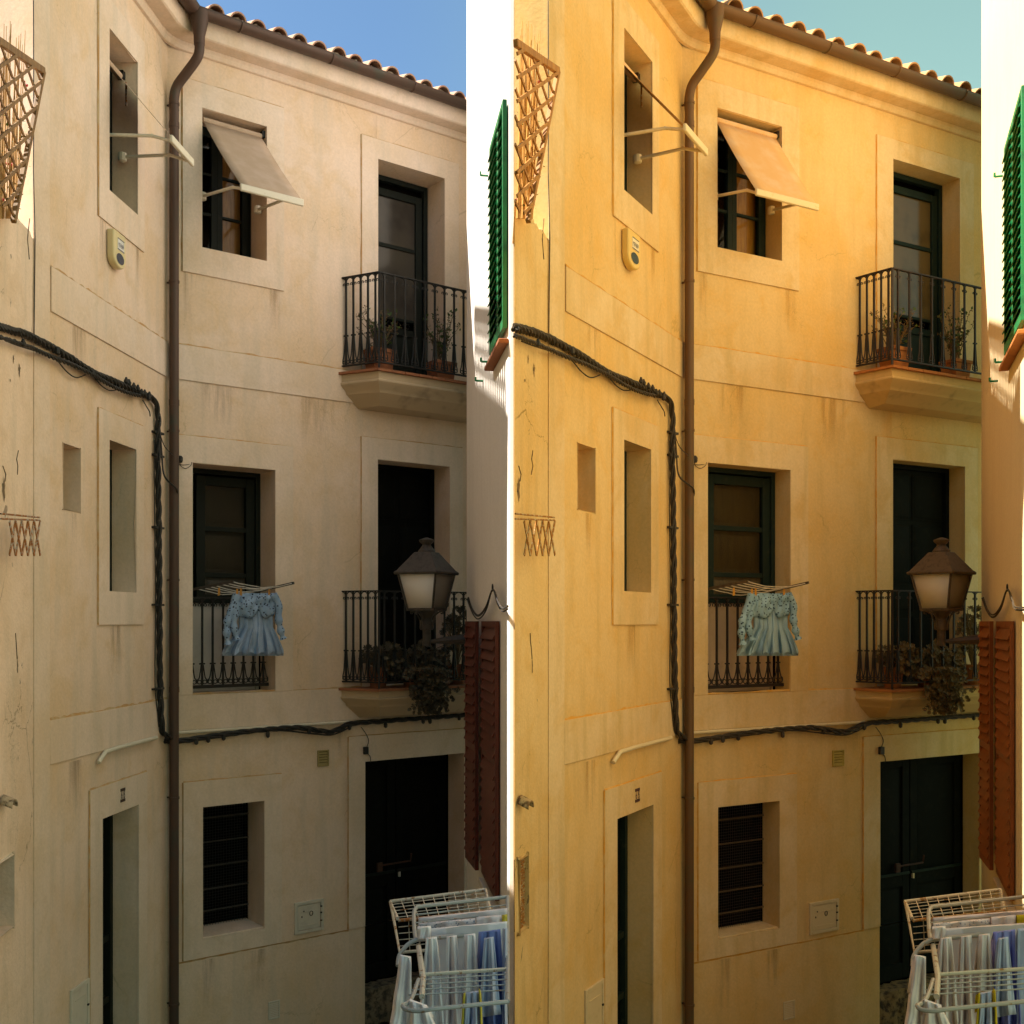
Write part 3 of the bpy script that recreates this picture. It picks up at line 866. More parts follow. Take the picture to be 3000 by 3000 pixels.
    # ---------------------------------------------------------------- iron railings
    def baluster_mesh(h, pitch_, flare):
        """local: x along the rail, z up from the bottom rail; a collar, two splayed feet with scrolls, a scrolled arch at the top"""
        t = MB(); r = .0075
        t.bar((0, 0, 0), (0, 0, h), .016, .016, Vector((0, 1, 0)))
        zc = flare
        t.bar((-.020, 0, zc), (.020, 0, zc), .022, .014)
        t.ball((-.022, 0, zc), .008, 6, 4); t.ball((.022, 0, zc), .008, 6, 4)
        hw = pitch_ * 0.46
        for s_ in (-1, 1):
            pts = [Vector((s_ * .010, 0, zc - .01)), Vector((s_ * .016, 0, zc * .72)), Vector((s_ * hw * .62, 0, zc * .36)), Vector((s_ * hw * .95, 0, .055)), Vector((s_ * hw * .95, 0, .02))]
            t.tube(smooth_path(pts, 3), .0058, 5)
            c = Vector((s_ * hw * .55, 0, .034)); rr_ = hw * .40
            t.tube([c + Vector((rr_ * math.cos(a), 0, rr_ * .95 * math.sin(a))) for a in [i * math.pi * 2 / 9 for i in range(9)]], .0052, 5, closed=True)
            # half arch at the top with a curl
            arc = [Vector((s_ * hw * math.sin(a), 0, h - .078 + .068 * math.cos(a) - .0)) for a in [math.pi * .5 - i * .26 for i in range(0, 7)]]
            arc = [Vector((s_ * (pitch_ / 2) * (1 - math.cos(a)), 0, h - .062 + .056 * math.sin(a))) for a in [i * math.pi / 2 / 5 for i in range(6)]]
            t.tube(arc, .0055, 5)
            c = Vector((s_ * (pitch_ * .27), 0, h - .068)); rr_ = pitch_ * .13
            t.tube([c + Vector((rr_ * math.cos(a), 0, rr_ * math.sin(a))) for a in [i * math.pi * 1.7 / 6 - 1.2 for i in range(7)]], .005, 5)
        return t
    def local_obj(name, t, mat, parent, loc, rotz):
        o = obj(name, t, mat, parent)
        o.data.clear_geometry(); o.data.from_pydata([tuple(v) for v in t.v], [], t.f)
        o.data.polygons.foreach_set('use_smooth', [True] * len(o.data.polygons)); o.data.set_sharp_from_angle(angle=R(40))
        o.location = Vector(loc) - WLOC[parent.name]; o.rotation_euler = (0, 0, rotz)
        WLOC[o.name] = Vector(loc)
        return o
    def railing(parent, runs, zb, h, flare):
        """runs: list of (pointA, pointB, count) in plan"""
        proto = None
        for a, b, cnt in runs:
            a = Vector(a); b = Vector(b); ang = math.atan2(b.y - a.y, b.x - a.x)
            pit = (b - a).length / cnt
            for q in range(cnt):
                p_ = a + (b - a) * (q + .5) / cnt; loc = (p_.x, p_.y, zb)
                if proto is None: proto = local_obj('baluster', baluster_mesh(h, pit, flare), P['iron'], parent, loc, ang)
                else: copy_part(proto, parent, loc, ang)
            m = MB(); m.bar((a.x, a.y, zb + h), (b.x, b.y, zb + h), .030, .012); obj('top_rail', m, P['iron'], parent)
            m = MB(); m.bar((a.x, a.y, zb), (b.x, b.y, zb), .024, .014); obj('bottom_rail', m, P['iron'], parent)

    def balcony(zt, thick, zr0, rh, flare, pD):
        uL = um(990); uC = Wm.u(1109, pD); uE = Wm.len - 0.02
        def outline(inset, z, left_in=0.0):
            return [Wm.pt(uL + inset * .8 + left_in, 0.0, z), Wm.pt(uC + inset * .7, pD - inset, z), Wm.pt(uE, pD - inset, z), Wm.pt(uE, 0.0, z)]
        prof_ = [(0.035, zt - .025), (0.035, zt - thick * .45), (0.022, zt - thick * .5), (0.022, zt - thick * .56), (0.04, zt - thick * .68), (0.085, zt - thick * .85), (0.10, zt - thick)]
        m = MB(); rows = []
        for ins, z in prof_:
            o_ = outline(ins, z); rows.append(o_[:3])
        m.grid(rows)
        o_ = outline(0.10, zt - thick); m.add(o_, [(3, 2, 1, 0)])
        # tapering corbel under the slab
        bt = [Wm.pt(uL + .22, 0.002, zt - thick - .12), Wm.pt(uC + .15, pD * .45, zt - thick - .10), Wm.pt(uE, pD * .45, zt - thick - .10), Wm.pt(uE, 0.002, zt - thick - .12)]
        m.grid([[o_[0], o_[1], o_[2]], [bt[0], bt[1], bt[2]]]); m.add(bt, [(3, 2, 1, 0)])
        B = obj('balcony', m, P['stone'], H, sharp=28, merge=True)
        # terracotta floor tiles whose edges show
        nT = 10
        for q in range(nT):
            ua = uC + (uE - uC) * q / nT; ub = uC + (uE - uC) * (q + 1) / nT - .006
            m = MB(); dj = random.uniform(-.004, .004)
            Wm.box(m, ua, ub, 0.01, pD + dj, zt - .024, zt); obj('floor_tile', m, P['terracotta'], B)
        m = MB(); lp = [Wm.pt(uL, 0.01, zt - .024), Wm.pt(uC - .006, pD, zt - .024), Wm.pt(uC - .006, 0.01, zt - .024)]
        m.extrude(lp, (0, 0, .024)); obj('floor_tile', m, P['terracotta'], B)
        a = Wm.pt(uL + .05, 0.0, 0).xy; c = Wm.pt(uC + .03, pD - .04, 0).xy; e = Wm.pt(uE, pD - .04, 0).xy
        ns = 5; nf = int(round((e - c).length / ((c - a).length / ns)))
        nf = 13
        railing(B, [(a, c, ns), (c, e, nf)], zr0, rh, flare)
        m = MB(); m.bar((c.x, c.y, zt), (c.x, c.y, zr0 + rh), .018, .018, Vector((0, 1, 0))); obj('corner_post', m, P['iron'], B)
        return B
    balcony(2.41, .21, 2.475, .855, .29, .42)
    balcony(-0.645, .18, -0.585, .875, .30, .42)
    # guard rail across the first-floor window
    dR = -max(0.04, -dW2 * .45)
    m = MB(); a = Wm.pt(W2[0], dR, 0).xy; b = Wm.pt(W2[1], dR, 0).xy
    m.bar((a.x, a.y, -.600), (b.x, b.y, -.600), .026, .016); WG = obj('window_railing', m, P['iron'], H)
    railing(WG, [(a, b, 8)], -.585, .80, .20)

    # ---------------------------------------------------------------- gutter and drainpipe
    po = Vector(corner) + (Wl.n + Wm.n) / (1 + Wl.n.dot(Wm.n)) * 0.075
    D = thing('drainpipe', (po.x, po.y, GROUND), lab('brown copper gutter and drainpipe in the corner of the @H'), 'drainpipe')
    rG = .066
    rows = []
    for q in range(9):
        an = math.pi * (1 + q / 8)
        rows.append(offset_line(0.285 + rG * math.cos(an), 5.285 + rG * math.sin(an)))
    m = MB(); m.grid(rows); obj('gutter', m, P['copper'], D, solid=.004)
    for W, us in ((Wm, (0.55, 1.45, 2.35, 3.3)), (Wl, (0.6, 1.5))):
        for uu in us:
            if uu > W.len: continue
            m = MB(); rows = []
            for q in range(9):
                an = math.pi * (1 + q / 8)
                rows.append([W.pt(uu - .009, .285 + (rG + .004) * math.cos(an), 5.285 + (rG + .004) * math.sin(an)), W.pt(uu + .009, .285 + (rG + .004) * math.cos(an), 5.285 + (rG + .004) * math.sin(an))])
            m.grid(rows); obj('gutter_joint', m, P['copper'], D, solid=.005)
    gc = offset_line(0.285, 5.2)[1]
    out_ = gc + Vector((Wm.dir.x, Wm.dir.y, 0)) * .05
    m = MB(); m.lathe((out_.x, out_.y, 4.98), [(.047, 0), (.049, .08), (.075, .20), (.082, .29)], 14); obj('gutter_outlet', m, P['copper'], D)
    pv = Vector((po.x, po.y, 4.62))
    pts = [Vector((out_.x, out_.y, 5.02)), Vector((out_.x, out_.y, 4.93)), out_.lerp(pv, .12) * 1.0, out_.lerp(pv, .5), out_.lerp(pv, .88), Vector((po.x, po.y, 4.56)), Vector((po.x, po.y, 4.45))]
    pts[2].z, pts[3].z, pts[4].z = 4.86, 4.76, 4.66
    m = MB(); m.tube(smooth_path(pts, 6), .042, 14); obj('swan_neck', m, P['copper'], D)
    joints = [4.50, 2.95, 1.65, .35, -1.55, -3.35]
    prev = 4.52
    for zz in (1.9, -.6, GROUND):
        m = MB(); m.tube([(po.x, po.y, prev), (po.x, po.y, zz)], .0405 if zz != -.6 else .0415, 16); obj('pipe', m, P['copper'], D); prev = zz
    for zz in joints:
        m = MB(); m.tube([(po.x, po.y, zz), (po.x, po.y, zz + .02)], .046, 14)
        m.bar((po.x, po.y, zz + .01), (corner[0], corner[1], zz + .01), .018, .012); obj('bracket', m, P['copper'], D)
    for zz in (4.30, 1.88, -.62):
        m = MB(); m.tube([(po.x, po.y, zz), (po.x, po.y, zz + .05)], .0445, 16); obj('sleeve', m, P['copper'], D)

    # ---------------------------------------------------------------- awnings
    def awning(W, ua, ub, p_out, z_top, z_bar, d_top, label, slack, adz):
        T = thing('awning', W.pt((ua + ub) / 2, 0, z_bar), label, 'awning', 'window awnings')
        rows = []
        for q in range(9):
            t = q / 8
            rows.append([W.pt(ua + (ub - ua) * s / 6, d_top + (p_out - d_top) * t, z_top + (z_bar - z_top) * t - slack * math.sin(math.pi * t) * (1 + .2 * math.sin(s))) for s in range(7)])
        m = MB(); m.grid(rows); obj('fabric', m, P['awning'], T, solid=.003)
        m = MB(); m.tube([W.pt(ua, d_top, z_top), W.pt(ub, d_top, z_top)], .028, 10); obj('roller', m, P['awning'], T)
        a, b = W.pt(ua - .01, p_out + .012, z_bar - .028), W.pt(ub + .01, p_out + .012, z_bar - .028)
        m = MB(); m.bar(a, b, .028, .060); obj('front_bar', m, P['cream_metal'], T, bevel=.008)
        for s_, uu in ((0, ua + .015), (1, ub - .015)):
            el = W.pt(uu + (.03 if s_ == 0 else -.03), p_out * .66, z_bar + adz * .35)
            st = W.pt(uu, -.09, z_bar - .03 + adz)
            en = W.pt(uu + (.02 if s_ == 0 else -.02), p_out, z_bar - .03)
            m = MB(); m.tube([st, el], .014, 8); m.tube([el, en], .013, 8); m.ball(el, .016, 8, 5); obj('arm', m, P['cream_metal'], T)
            m = MB(); m.lathe(st - Vector((0, 0, .04)), [(.012, 0), (.034, .01), (.036, .04), (.034, .07), (.012, .08)], 10); obj('arm_bracket', m, P['cream_metal'], T)
        m = MB(); W.box(m, ub + .0, ub + .045, d_top - .03, d_top + .03, z_top - .01, z_top + .05); obj('roller_bracket', m, P['iron'], T)
        return T
    pA = .778 if A else .471
    ua = um(600)
    ub = Wm.u(884, pA)
    zb = 3.66 if A else 3.70
    awning(Wm, ua, ub, pA, 4.50, zb, -.05, lab('faded beige fabric awning over the broad upper window of the @H'), .02, .20 if A else .16)
    ua = ul(322); ub = min(Wl.u(572, .48), ul(392))
    T = awning(Wl, ua, ub, .475, 4.43, 3.735, -.12, lab('beige awning seen edge-on at the narrow upper window of the @H'), .0, .06)
    m = MB(); q_ = Wl.pt(ub - .03, -.05, 4.2)
    m.tube([q_ + Vector((0, 0, .16)), q_, q_ + Vector((0, 0, -.03))], .008, 6); obj('crank_hook', m, P['rust'], T)

    # ---------------------------------------------------------------- small things on the walls
    # alarm box
    q0, q1 = Wl.u(322, .04), Wl.u(372, .06)
    uc = (q0 + q1) / 2; hw = (q1 - q0) / 2 * .84; zc0 = 2.815; zt0 = 3.01
    T = thing('alarm_box', Wl.pt(uc, 0, zc0 - hw), lab('cream alarm box with blue lens and sticker on the @H'), 'alarm box')
    lp = [(uc - hw, zt0), (uc + hw, zt0)] + [(uc + hw * math.cos(a), zc0 - hw * .75 * math.sin(a)) for a in [i * math.pi / 10 for i in range(11)]]
    m = MB(); m.extrude([Wl.pt(u_, .003, z_) for u_, z_ in lp], (Wl.n.x * .06, Wl.n.y * .06, 0)); obj('case', m, P['alarm'], T, bevel=.012)
    m = MB(); m.add([Wl.pt(uc + hw * .62 * math.cos(a), .0655, zc0 - .008 - .042 * math.sin(a)) for a in [i * math.pi / 9 for i in range(18)]], [tuple(range(18))]); obj('lens', m, P['lens'], T)
    m = MB(); Wl.box(m, uc - hw * .42, uc + hw * .62, .063, .066, zc0 + .055, zt0 - .05); lb = obj('sticker', m, P['paper'], T)
    m = MB()
    for zz in (zc0 + .057, zt0 - .056): Wl.box(m, uc - hw * .42, uc + hw * .62, .066, .0672, zz, zz + .006)
    obj('sticker_border', m, P['ink'], T)
    letters('lettering', Wl, 'MOSHER', .030, uc + hw * .1, .0675, zt0 - .095, P['ink'], T, sx=hw * 1.0 / .13)
    letters('lettering', Wl, '217 3077', .026, uc + hw * .1, .0675, zc0 + .085, P['ink'], T, sx=hw * 1.0 / .13)

    # house number 6B
    q0, q1 = ul(347.5), ul(360.5); uc = (q0 + q1) / 2; w_ = q1 - q0; zt0, zb0 = -1.318, -1.425
    T = thing('house_number', Wl.pt(uc, .014, zb0), lab('painted house number 6B above the side door of the @H'), 'house number')
    m = MB()
    for za in (zt0 - .022, zb0):
        Wl.box(m, q0, q1, .015, .019, za, za + .022)
    obj('number_bar', m, P['number'], T)
    for txt, off in (('6', -.27), ('B', .27)):
        letters('numeral', Wl, txt, .088, uc + off * w_, .0185, (zt0 + zb0) / 2, P['number'], T, sx=w_ * .42 / .052)

    # meter box doors
    def meter_box(W, px0, px1, z0, z1, label, mark):
        u0, u1 = W.u(px0), W.u(px1)
        T = thing('meter_box', W.pt((u0 + u1) / 2, 0, z0), label, 'meter box')
        m = MB(); ring(W, m, (u0, u1, z0, z1), (u0 + .03, u1 - .03, z0 + .03, z1 - .03), .0, .020); obj('frame', m, P['enamel'], T, bevel=.003)
        m = MB(); W.box(m, u0 + .034, u1 - .034, .0, .015, z0 + .034, z1 - .034); obj('door', m, P['enamel'], T, bevel=.003)
        m = MB(); W.box(m, u0 + .06, u1 - .06, .015, .019, z1 - .10, z1 - .095); W.box(m, u0 + .06, u1 - .06, .015, .019, z0 + .07, z0 + .075); obj('door_rib', m, P['enamel'], T)
        for zz in (z0 + (z1 - z0) * .3, z0 + (z1 - z0) * .55, z0 + (z1 - z0) * .75):
            m = MB(); W.box(m, u1 - .036, u1 - .02, .015, .026, zz, zz + .014); obj('hinge', m, P['iron'], T)
        if mark:
            cu_ = (u0 + u1) / 2 + .02; cz = (z0 + z1) / 2 + .03
            m = MB(); m.tube([W.pt(cu_ + .016 * math.cos(a), .017, cz + .022 * math.sin(a)) for a in [i * math.pi / 7 for i in range(14)]], .004, 5, closed=True); obj('lock', m, P['iron'], T)
        for uu, zz in ((u0 + .07, (z0 + z1) / 2), (u0 + .09, (z0 + z1) / 2 + .05)):
            m = MB(); W.box(m, uu, uu + .01, .015, .019, zz, zz + .016); obj('key_slot', m, P['iron'], T)
    meter_box(Wm, 861, 946, -2.955, -2.655, lab('small white meter cupboard door beside the barred window of the @H'), True)
    meter_box(Wl, 203, 256, -3.05 - .35, -2.63, lab('tall white meter cupboard left of the side door of the @H'), False)

    # vents
    def vent(W, px0, px1, z0, z1, n, mat, label):
        u0, u1 = W.u(px0), W.u(px1)
        T = thing('wall_vent', W.pt((u0 + u1) / 2, 0, z0), label, 'vent')
        m = MB(); ring(W, m, (u0, u1, z0, z1), (u0 + .014, u1 - .014, z0 + .014, z1 - .014), .0, .018); obj('frame', m, mat, T, bevel=.003)
        m = MB(); W.box(m, u0 + .01, u1 - .01, 0, .003, z0 + .01, z1 - .01); obj('backing', m, P['dark'], T)
        for q in range(n):
            zz = z0 + .014 + (z1 - z0 - .028) * q / n; hz = (z1 - z0 - .028) / n
            m = MB(); m.hexa([W.pt(u0 + .012, .014, zz), W.pt(u1 - .012, .014, zz), W.pt(u1 - .012, .017, zz), W.pt(u0 + .012, .017, zz),
                              W.pt(u0 + .012, .003, zz + hz * .75), W.pt(u1 - .012, .003, zz + hz * .75), W.pt(u1 - .012, .006, zz + hz * .8), W.pt(u0 + .012, .006, zz + hz * .8)])
            obj('slat', m, mat, T)
    vent(Wm, 929, 962, -1.39, -1.235, 5, P['vent'], lab('yellowish louvred wall vent below the cable on the @H'))
    vent(Wm, 784, 818, -3.70, -3.53, 9, P['enamel'], lab('pale slatted air grille low on the wall of the @H'))

    # ---------------------------------------------------------------- cables
    def strands(mbx, path, r_h, r_s, n, turns):
        path = [Vector(p) for p in path]
        L_ = [0]
        for a, b in zip(path, path[1:]): L_.append(L_[-1] + (b - a).length)
        for s in range(n):
            pts = []
            for i, p_ in enumerate(path):
                t = (path[min(i + 1, len(path) - 1)] - path[max(i - 1, 0)]).normalized()
                x = t.cross(Vector((0.3, 0.2, 1))).normalized(); y = t.cross(x)
                a = 2 * math.pi * (L_[i] * turns + s / n)
                wob = 1 + .25 * noise.noise(p_ * 5 + Vector((s, 0, 0)))
                pts.append(p_ + (x * math.cos(a) + y * math.sin(a)) * r_h * wob)
            mbx.tube(pts, r_s, 6)
    def dens(pts, per): return smooth_path(pts, per)
    left0 = -60 if A else 0
    up = [Wlow.at(left0, 945 if A else 960, .03), Wlow.at(60, 975, .03)] + [Wl.at(px, py, .035) for px, py in ((116, 1000), (190, 1040), (272, 1092), (330, 1116), (375, 1136), (425, 1158))]
    T = thing('cable_bundle', Wl.at(272, 1092, 0), lab('thick twisted black cables sloping across the upper wall of the @H'), 'cables')
    m = MB(); strands(m, dens(up, 14), .017, .0135, 3, 5.2); obj('main_cable', m, P['cable'], T)
    lo_ = [Wlow.at(left0, 970 if A else 983, .05), Wlow.at(70, 1010, .05)] + [Wl.at(px, py, .055) for px, py in ((130, 1036), (167, 1052), (215, 1070), (272, 1098), (315, 1124), (361, 1146), (410, 1160))]
    m = MB(); strands(m, dens(lo_, 12), .009, .0085, 3, 6.5); obj('thin_cable', m, P['cable'], T)
    for pts in (((170, 1058), (195, 1088), (222, 1106), (250, 1098)), ((280, 1110), (300, 1132), (322, 1144), (350, 1140)), ((20, 1000), (60, 1015), (110, 1030), (150, 1040)), ((418, 1172), (430, 1192), (438, 1206), (440, 1220))):
        m = MB(); m.tube(dens([(Wl if px > 97 else Wlow).at(px, py, .03) for px, py in pts], 6), .0048, 5); obj('loop_cable', m, P['cable'], T)
    rr = random.Random(4)
    for px, py in ((370, 1116), (378, 1122), (392, 1132), (404, 1138), (415, 1150), (424, 1152), (438, 1158), (436, 1166), (168, 1030), (272, 1094), (68, 1006)):
        W = Wl if px > 97 else Wlow
        m = MB(); c = W.at(px, py, .06); m.lathe(c, [(.006, -.022), (.017, -.014), (.019, .004), (.012, .016), (.007, .03)], 7, rr.random() * 3); obj('cable_clamp', m, P['cable'], T)
    dn = [Wl.at(px, py, .035) for px, py in ((425, 1158), (445, 1166), (459, 1190), (463, 1240), (462, 1330), (464, 1450), (466, 1620), (467, 1800), (469, 1980), (473, 2110), (480, 2150))] + [Wm.at(516, 2168, .04)]
    T = thing('cable_bundle', Wl.at(466, 2150, 0), lab('black twisted cables running down beside the drainpipe of the @H'), 'cables')
    m = MB(); strands(m, dens(dn, 14), .015, .0125, 3, 2.2); obj('main_cable', m, P['cable'], T)
    m = MB(); m.tube(dens([Wl.at(px, py, .02) for px, py in ((452, 1290), (453, 1500), (456, 1760), (454, 1990), (462, 2090), (466, 2130))], 8), .005, 5); obj('thin_cable', m, P['cable'], T)
    m = MB(); m.tube(dens([Wl.at(470, 1275, .04), Wl.at(474, 1330, .04), Wl.at(482, 1395, .12), Vector((po.x, po.y, 0)) + (Wl.at(500, 1450, 0) - Wl.at(500, 1450, 0)) + Vector((Wm.n.x * .06, Wm.n.y * .06, Wl.at(495, 1440, 0).z)), Wm.at(516, 1475, .06), Wm.at(513, 1492, .05)], 8), .0075, 6); obj('loop_cable', m, P['cable'], T)
    for py in (1268, 1335, 1546, 1772, 2018):
        q_ = Wl.at(464, py, .03)
        m = MB(); m.bar(q_ - Vector((Wl.dir.x, Wl.dir.y, 0)) * .075 - Vector((Wl.n.x, Wl.n.y, 0)) * .02, q_ + Vector((Wl.dir.x, Wl.dir.y, 0)) * .075 - Vector((Wl.n.x, Wl.n.y, 0)) * .0, .05, .018); obj('cable_clip', m, P['cable'], T)
    T = thing('cable_bundle', Wm.at(900, 2140, 0), lab('black twisted cables running above the street door of the @H'), 'cables')
    rt = [Wm.at(px, py, .05) for px, py in ((478, 2172), (516, 2171), (560, 2166), (640, 2154), (750, 2140), (866, 2132), (930, 2140), (967, 2144), (1000, 2132), (1030, 2120), (1120, 2113), (1240, 2104), (1360, 2095), (1410, 2092))]
    m = MB(); strands(m, dens(rt, 12), .014, .013, 3, 2.4); obj('main_cable', m, P['cable'], T)
    m = MB(); m.tube(dens([Wm.at(px, py, .06) for px, py in ((516, 2178), (640, 2160), (800, 2140), (920, 2150), (975, 2152), (1030, 2128))], 8), .008, 6); obj('thin_cable', m, P['cable'], T)
    for px, py in ((575, 2172), (610, 2166), (655, 2160), (785, 2152), (905, 2142), (1024, 2130), (1130, 2124), (1240, 2112), (1260, 2112), (1345, 2102)):
        m = MB(); c = Wm.at(px, py, .06); m.lathe(c, [(.006, -.03), (.018, -.02), (.020, .006), (.012, .03)], 7, rr.random() * 3); obj('cable_clamp', m, P['cable'], T)
    # grey-cream conduit along the lower band
    T = thing('conduit', Wm.at(700, 2130, 0), lab('cream conduit pipe along the lower plaster band of the @H'), 'conduit')
    m = MB(); m.tube([Wl.at(289, 2234, .03), Wl.at(296, 2222, .03), Wl.at(309, 2203, .03)] + [Wl.at(px, HY + 1.0 * .985 * F / Wl.at(px, HY, 0.03).y, .03) for px in (350, 400, 458)], .017, 10); obj('pipe', m, P['cream_metal'], T)
    m = MB(); m.tube([Wm.pt(u_, .03, -.978) for u_ in (.04, .8, um(1018))], .015, 10); obj('pipe', m, P['cream_metal'], T)
    for u_ in (.25, .9, 1.5):
        m = MB(); m.tube([Wm.pt(u_, .03, -.978), Wm.pt(u_ + .02, .03, -.978)], .0185, 10); obj('clip', m, P['cream_metal'], T)
    # junction boxes with their wires
    T = thing('junction_box', Wm.at(525, 1350, 0), lab('small black junction box beside the drainpipe of the @H'), 'junction box')
    c = Wm.at(526, 1347, .03)
    m = MB(); m.lathe(c - Vector((0, 0, .025)), [(.022, 0), (.030, .015), (.030, .045), (.018, .06)], 6); obj('case', m, P['cable'], T)
    m = MB(); m.tube(dens([Wl.at(470, 1276, .05), Wl.at(484, 1310, .16), Wm.at(512, 1338, .05), c], 6), .004, 5); obj('wire', m, P['cable'], T)
    m = MB(); m.tube(dens([c, Wm.at(530, 1365, .03), Wm.at(545, 1372, .02), Wm.at(560, 1362, .02), Wm.at(561, 1348, .005)], 6), .003, 5); obj('wire', m, P['cable'], T)
    m = MB(); m.tube(dens([Wm.at(514, 1358, .03), Wm.at(535, 1362, .02), Wm.at(560, 1360, .01)], 5), .003, 5); obj('wire', m, P['cable'], T)
    T = thing('junction_box', Wm.at(1067, 2205, 0), lab('small black junction box above the street door of the @H'), 'junction box')
    c = Wm.at(1067, 2198, .03)
    m = MB(); Wm.box(m, um(1061), um(1074), .015, .045, Wm.at(1067, 2209).z, Wm.at(1067, 2187).z); obj('case', m, P['cable'], T, bevel=.006)
    m = MB(); m.tube(dens([Wm.at(1058, 2130, .05), Wm.at(1072, 2150, .03), Wm.at(1080, 2170, .02), Wm.at(1074, 2190, .03)], 6), .004, 5); obj('wire', m, P['cable'], T)
    m = MB(); m.tube(dens([Wm.at(1072, 2206, .03), Wm.at(1083, 2214, .02), Wm.at(1086, 2226, .02), Wm.at(1085, 2234, .0)], 6), .004, 5); obj('wire', m, P['cable'], T)

    # ---------------------------------------------------------------- drying rack and dress at the window
    pR = .42
    uB1, uB2 = um(570), um(757)
    T = thing('drying_rack', Wm.pt((uB1 + uB2) / 2, 0, .25), lab('small clothes airer with sagging cords at the window of the @H'), 'airer')
    b1a, b1b = Wm.pt(uB1, -.03, .285), Wm.pt(Wm.u(683, pR), pR, .345)
    b2a, b2b = Wm.pt(uB2, -.03, .275), Wm.pt(Wm.u(861, pR), pR, .345)
    for a, b in ((b1a, b1b), (b2a, b2b)):
        m = MB(); m.bar(a, b, .014, .022); obj('arm', m, P['lamp_metal'], T)
    for q in range(7):
        t = .08 + .9 * q / 6
        a, b = b1a.lerp(b1b, t), b2a.lerp(b2b, min(1, t + random.uniform(-.12, .12)))
        m = MB(); m.tube([a.lerp(b, s / 10) - Vector((0, 0, .045 * math.sin(math.pi * s / 10) * random.uniform(.85, 1.1))) for s in range(11)], .0042, 5); obj('cord', m, P['cord'], T)
    dd = .27
    def DP(px, py, d_): return Wm.at(px, py, d_)
    # dress: gathered bodice with eyelets, peplum skirt, two sleeves
    rowsA = [(1742, 694, 800, .006), (1765, 697, 800, .008), (1800, 699, 799, .008), (1838, 700, 800, .008), (1846, 694, 804, .012), (1866, 678, 814, .022), (1890, 662, 824, .030), (1905, 653, 829, .034), (1914, 650, 830, .036)]
    def tube_cloth(rows, nseg, seed, fold):
        rr_ = random.Random(seed); ph = rr_.random() * 6; out = []
        for py, xl, xr, amp in rows:
            ring_ = []
            for s in range(nseg + 1):
                t = s / nseg; px = xl + (xr - xl) * t
                dv = amp * (math.sin(fold * t * 2 * math.pi + ph) + .5 * math.sin(fold * 2.3 * t * 2 * math.pi + ph * 2)) + .03 * math.sin(math.pi * t)
                nz = noise.noise(Vector((px * .05, py * .035, seed)))
                ring_.append(DP(px + 3 * nz, py + 3 * amp / .03 * math.sin(fold * 2 * math.pi * t + 1) + 4 * nz * (amp / .03), dd + dv + .045 * nz))
            for s in range(nseg, -1, -1):
                t = s / nseg; px = xl + (xr - xl) * t
                ring_.append(DP(px, py + 6 * amp / .03, dd - .02 - .03 * math.sin(math.pi * t) + amp * .6 * math.sin(fold * 2 * math.pi * t)))
            out.append(ring_)
        return out
    T = thing('dress', DP(745, 1914, dd), lab('light blue cotton dress with eyelet bodice pegged out at the @H'), 'dress')
    m = MB(); m.grid(tube_cloth(rowsA, 40, 2, 5.5)); obj('skirt', m, P['dress'], T, sharp=80)
    rows = []
    for i in range(9):
        t = i / 8; row = []
        for s in range(33):
            q = s / 32; px = 690 + 114 * q
            bot = 1800 + 14 * math.sin(math.pi * q) ** .6 - 26 * math.exp(-((q - .58) / .09) ** 2)
            py = 1738 + (bot - 1738) * t
            nz = noise.noise(Vector((px * .06, py * .05, 3)))
            row.append(DP(px + 3 * nz, py + 4 * nz, dd + .045 + .010 * math.sin(q * 30 + t * 4) * (1 - .4 * t) + .02 * math.sin(math.pi * t) + .035 * nz))
        rows.append(row)
    m = MB(); m.grid(rows); obj('bodice', m, P['eyelet'], T, sharp=80, solid=.004)
    for pts in (((694, 1742), (682, 1780), (668, 1815), (664, 1850), (668, 1888)), ((697, 1764), (688, 1796), (684, 1834), (694, 1874)), ((800, 1742), (815, 1772), (816, 1812), (822, 1845), (830, 1872))):
        cen = dens([DP(px, py, dd + .06) for px, py in pts], 6)
        m = MB(); m.tube(cen, [.026 + .010 * math.sin(i * 1.1) * (i / len(cen)) + .012 * (1 - i / len(cen)) for i in range(len(cen))], 10); obj('sleeve', m, P['eyelet'], T, sharp=80)
    for px, py, wh in ((642, 1732, 'lone orange peg left of the dress'), (695, 1735, 'orange peg at the left shoulder of the dress'), (706, 1733, 'orange peg just right of the left shoulder of the dress'), (789, 1736, 'orange peg at the right shoulder of the dress')):
        T2 = thing('clothes_peg', DP(px, py, dd + .05), lab(wh + ', @H'), 'peg', 'clothes pegs ' + k)
        for s_ in (-1, 1):
            m = MB(); c = DP(px + s_ * 1.3, py, dd + .06)
            m.hexa([c + Vector((-.007, -.005, -.040)), c + Vector((.005, -.004, -.035)), c + Vector((.005, .004, -.035)), c + Vector((-.005, .004, -.035)),
                    c + Vector((-.004, -.003, .030)), c + Vector((.004, -.003, .030)), c + Vector((.004, .003, .030)), c + Vector((-.004, .003, .030))])
            obj('peg_half', m, P['peg'], T2)

    # ---------------------------------------------------------------- potted plants on the balconies
    def leaf(mbx, c, size, rr_, up=0.3):
        d_ = Vector((rr_.uniform(-1, 1), rr_.uniform(-1, 1), rr_.uniform(-.6, 1) + up)).normalized()
        s_ = d_.orthogonal().normalized(); s_ = (Matrix.Rotation(rr_.random() * 6.28, 3, d_) @ s_)
        mbx.add([c, c + d_ * size * .5 + s_ * size * .28, c + d_ * size, c + d_ * size * .5 - s_ * size * .28], [(0, 1, 2, 3)])
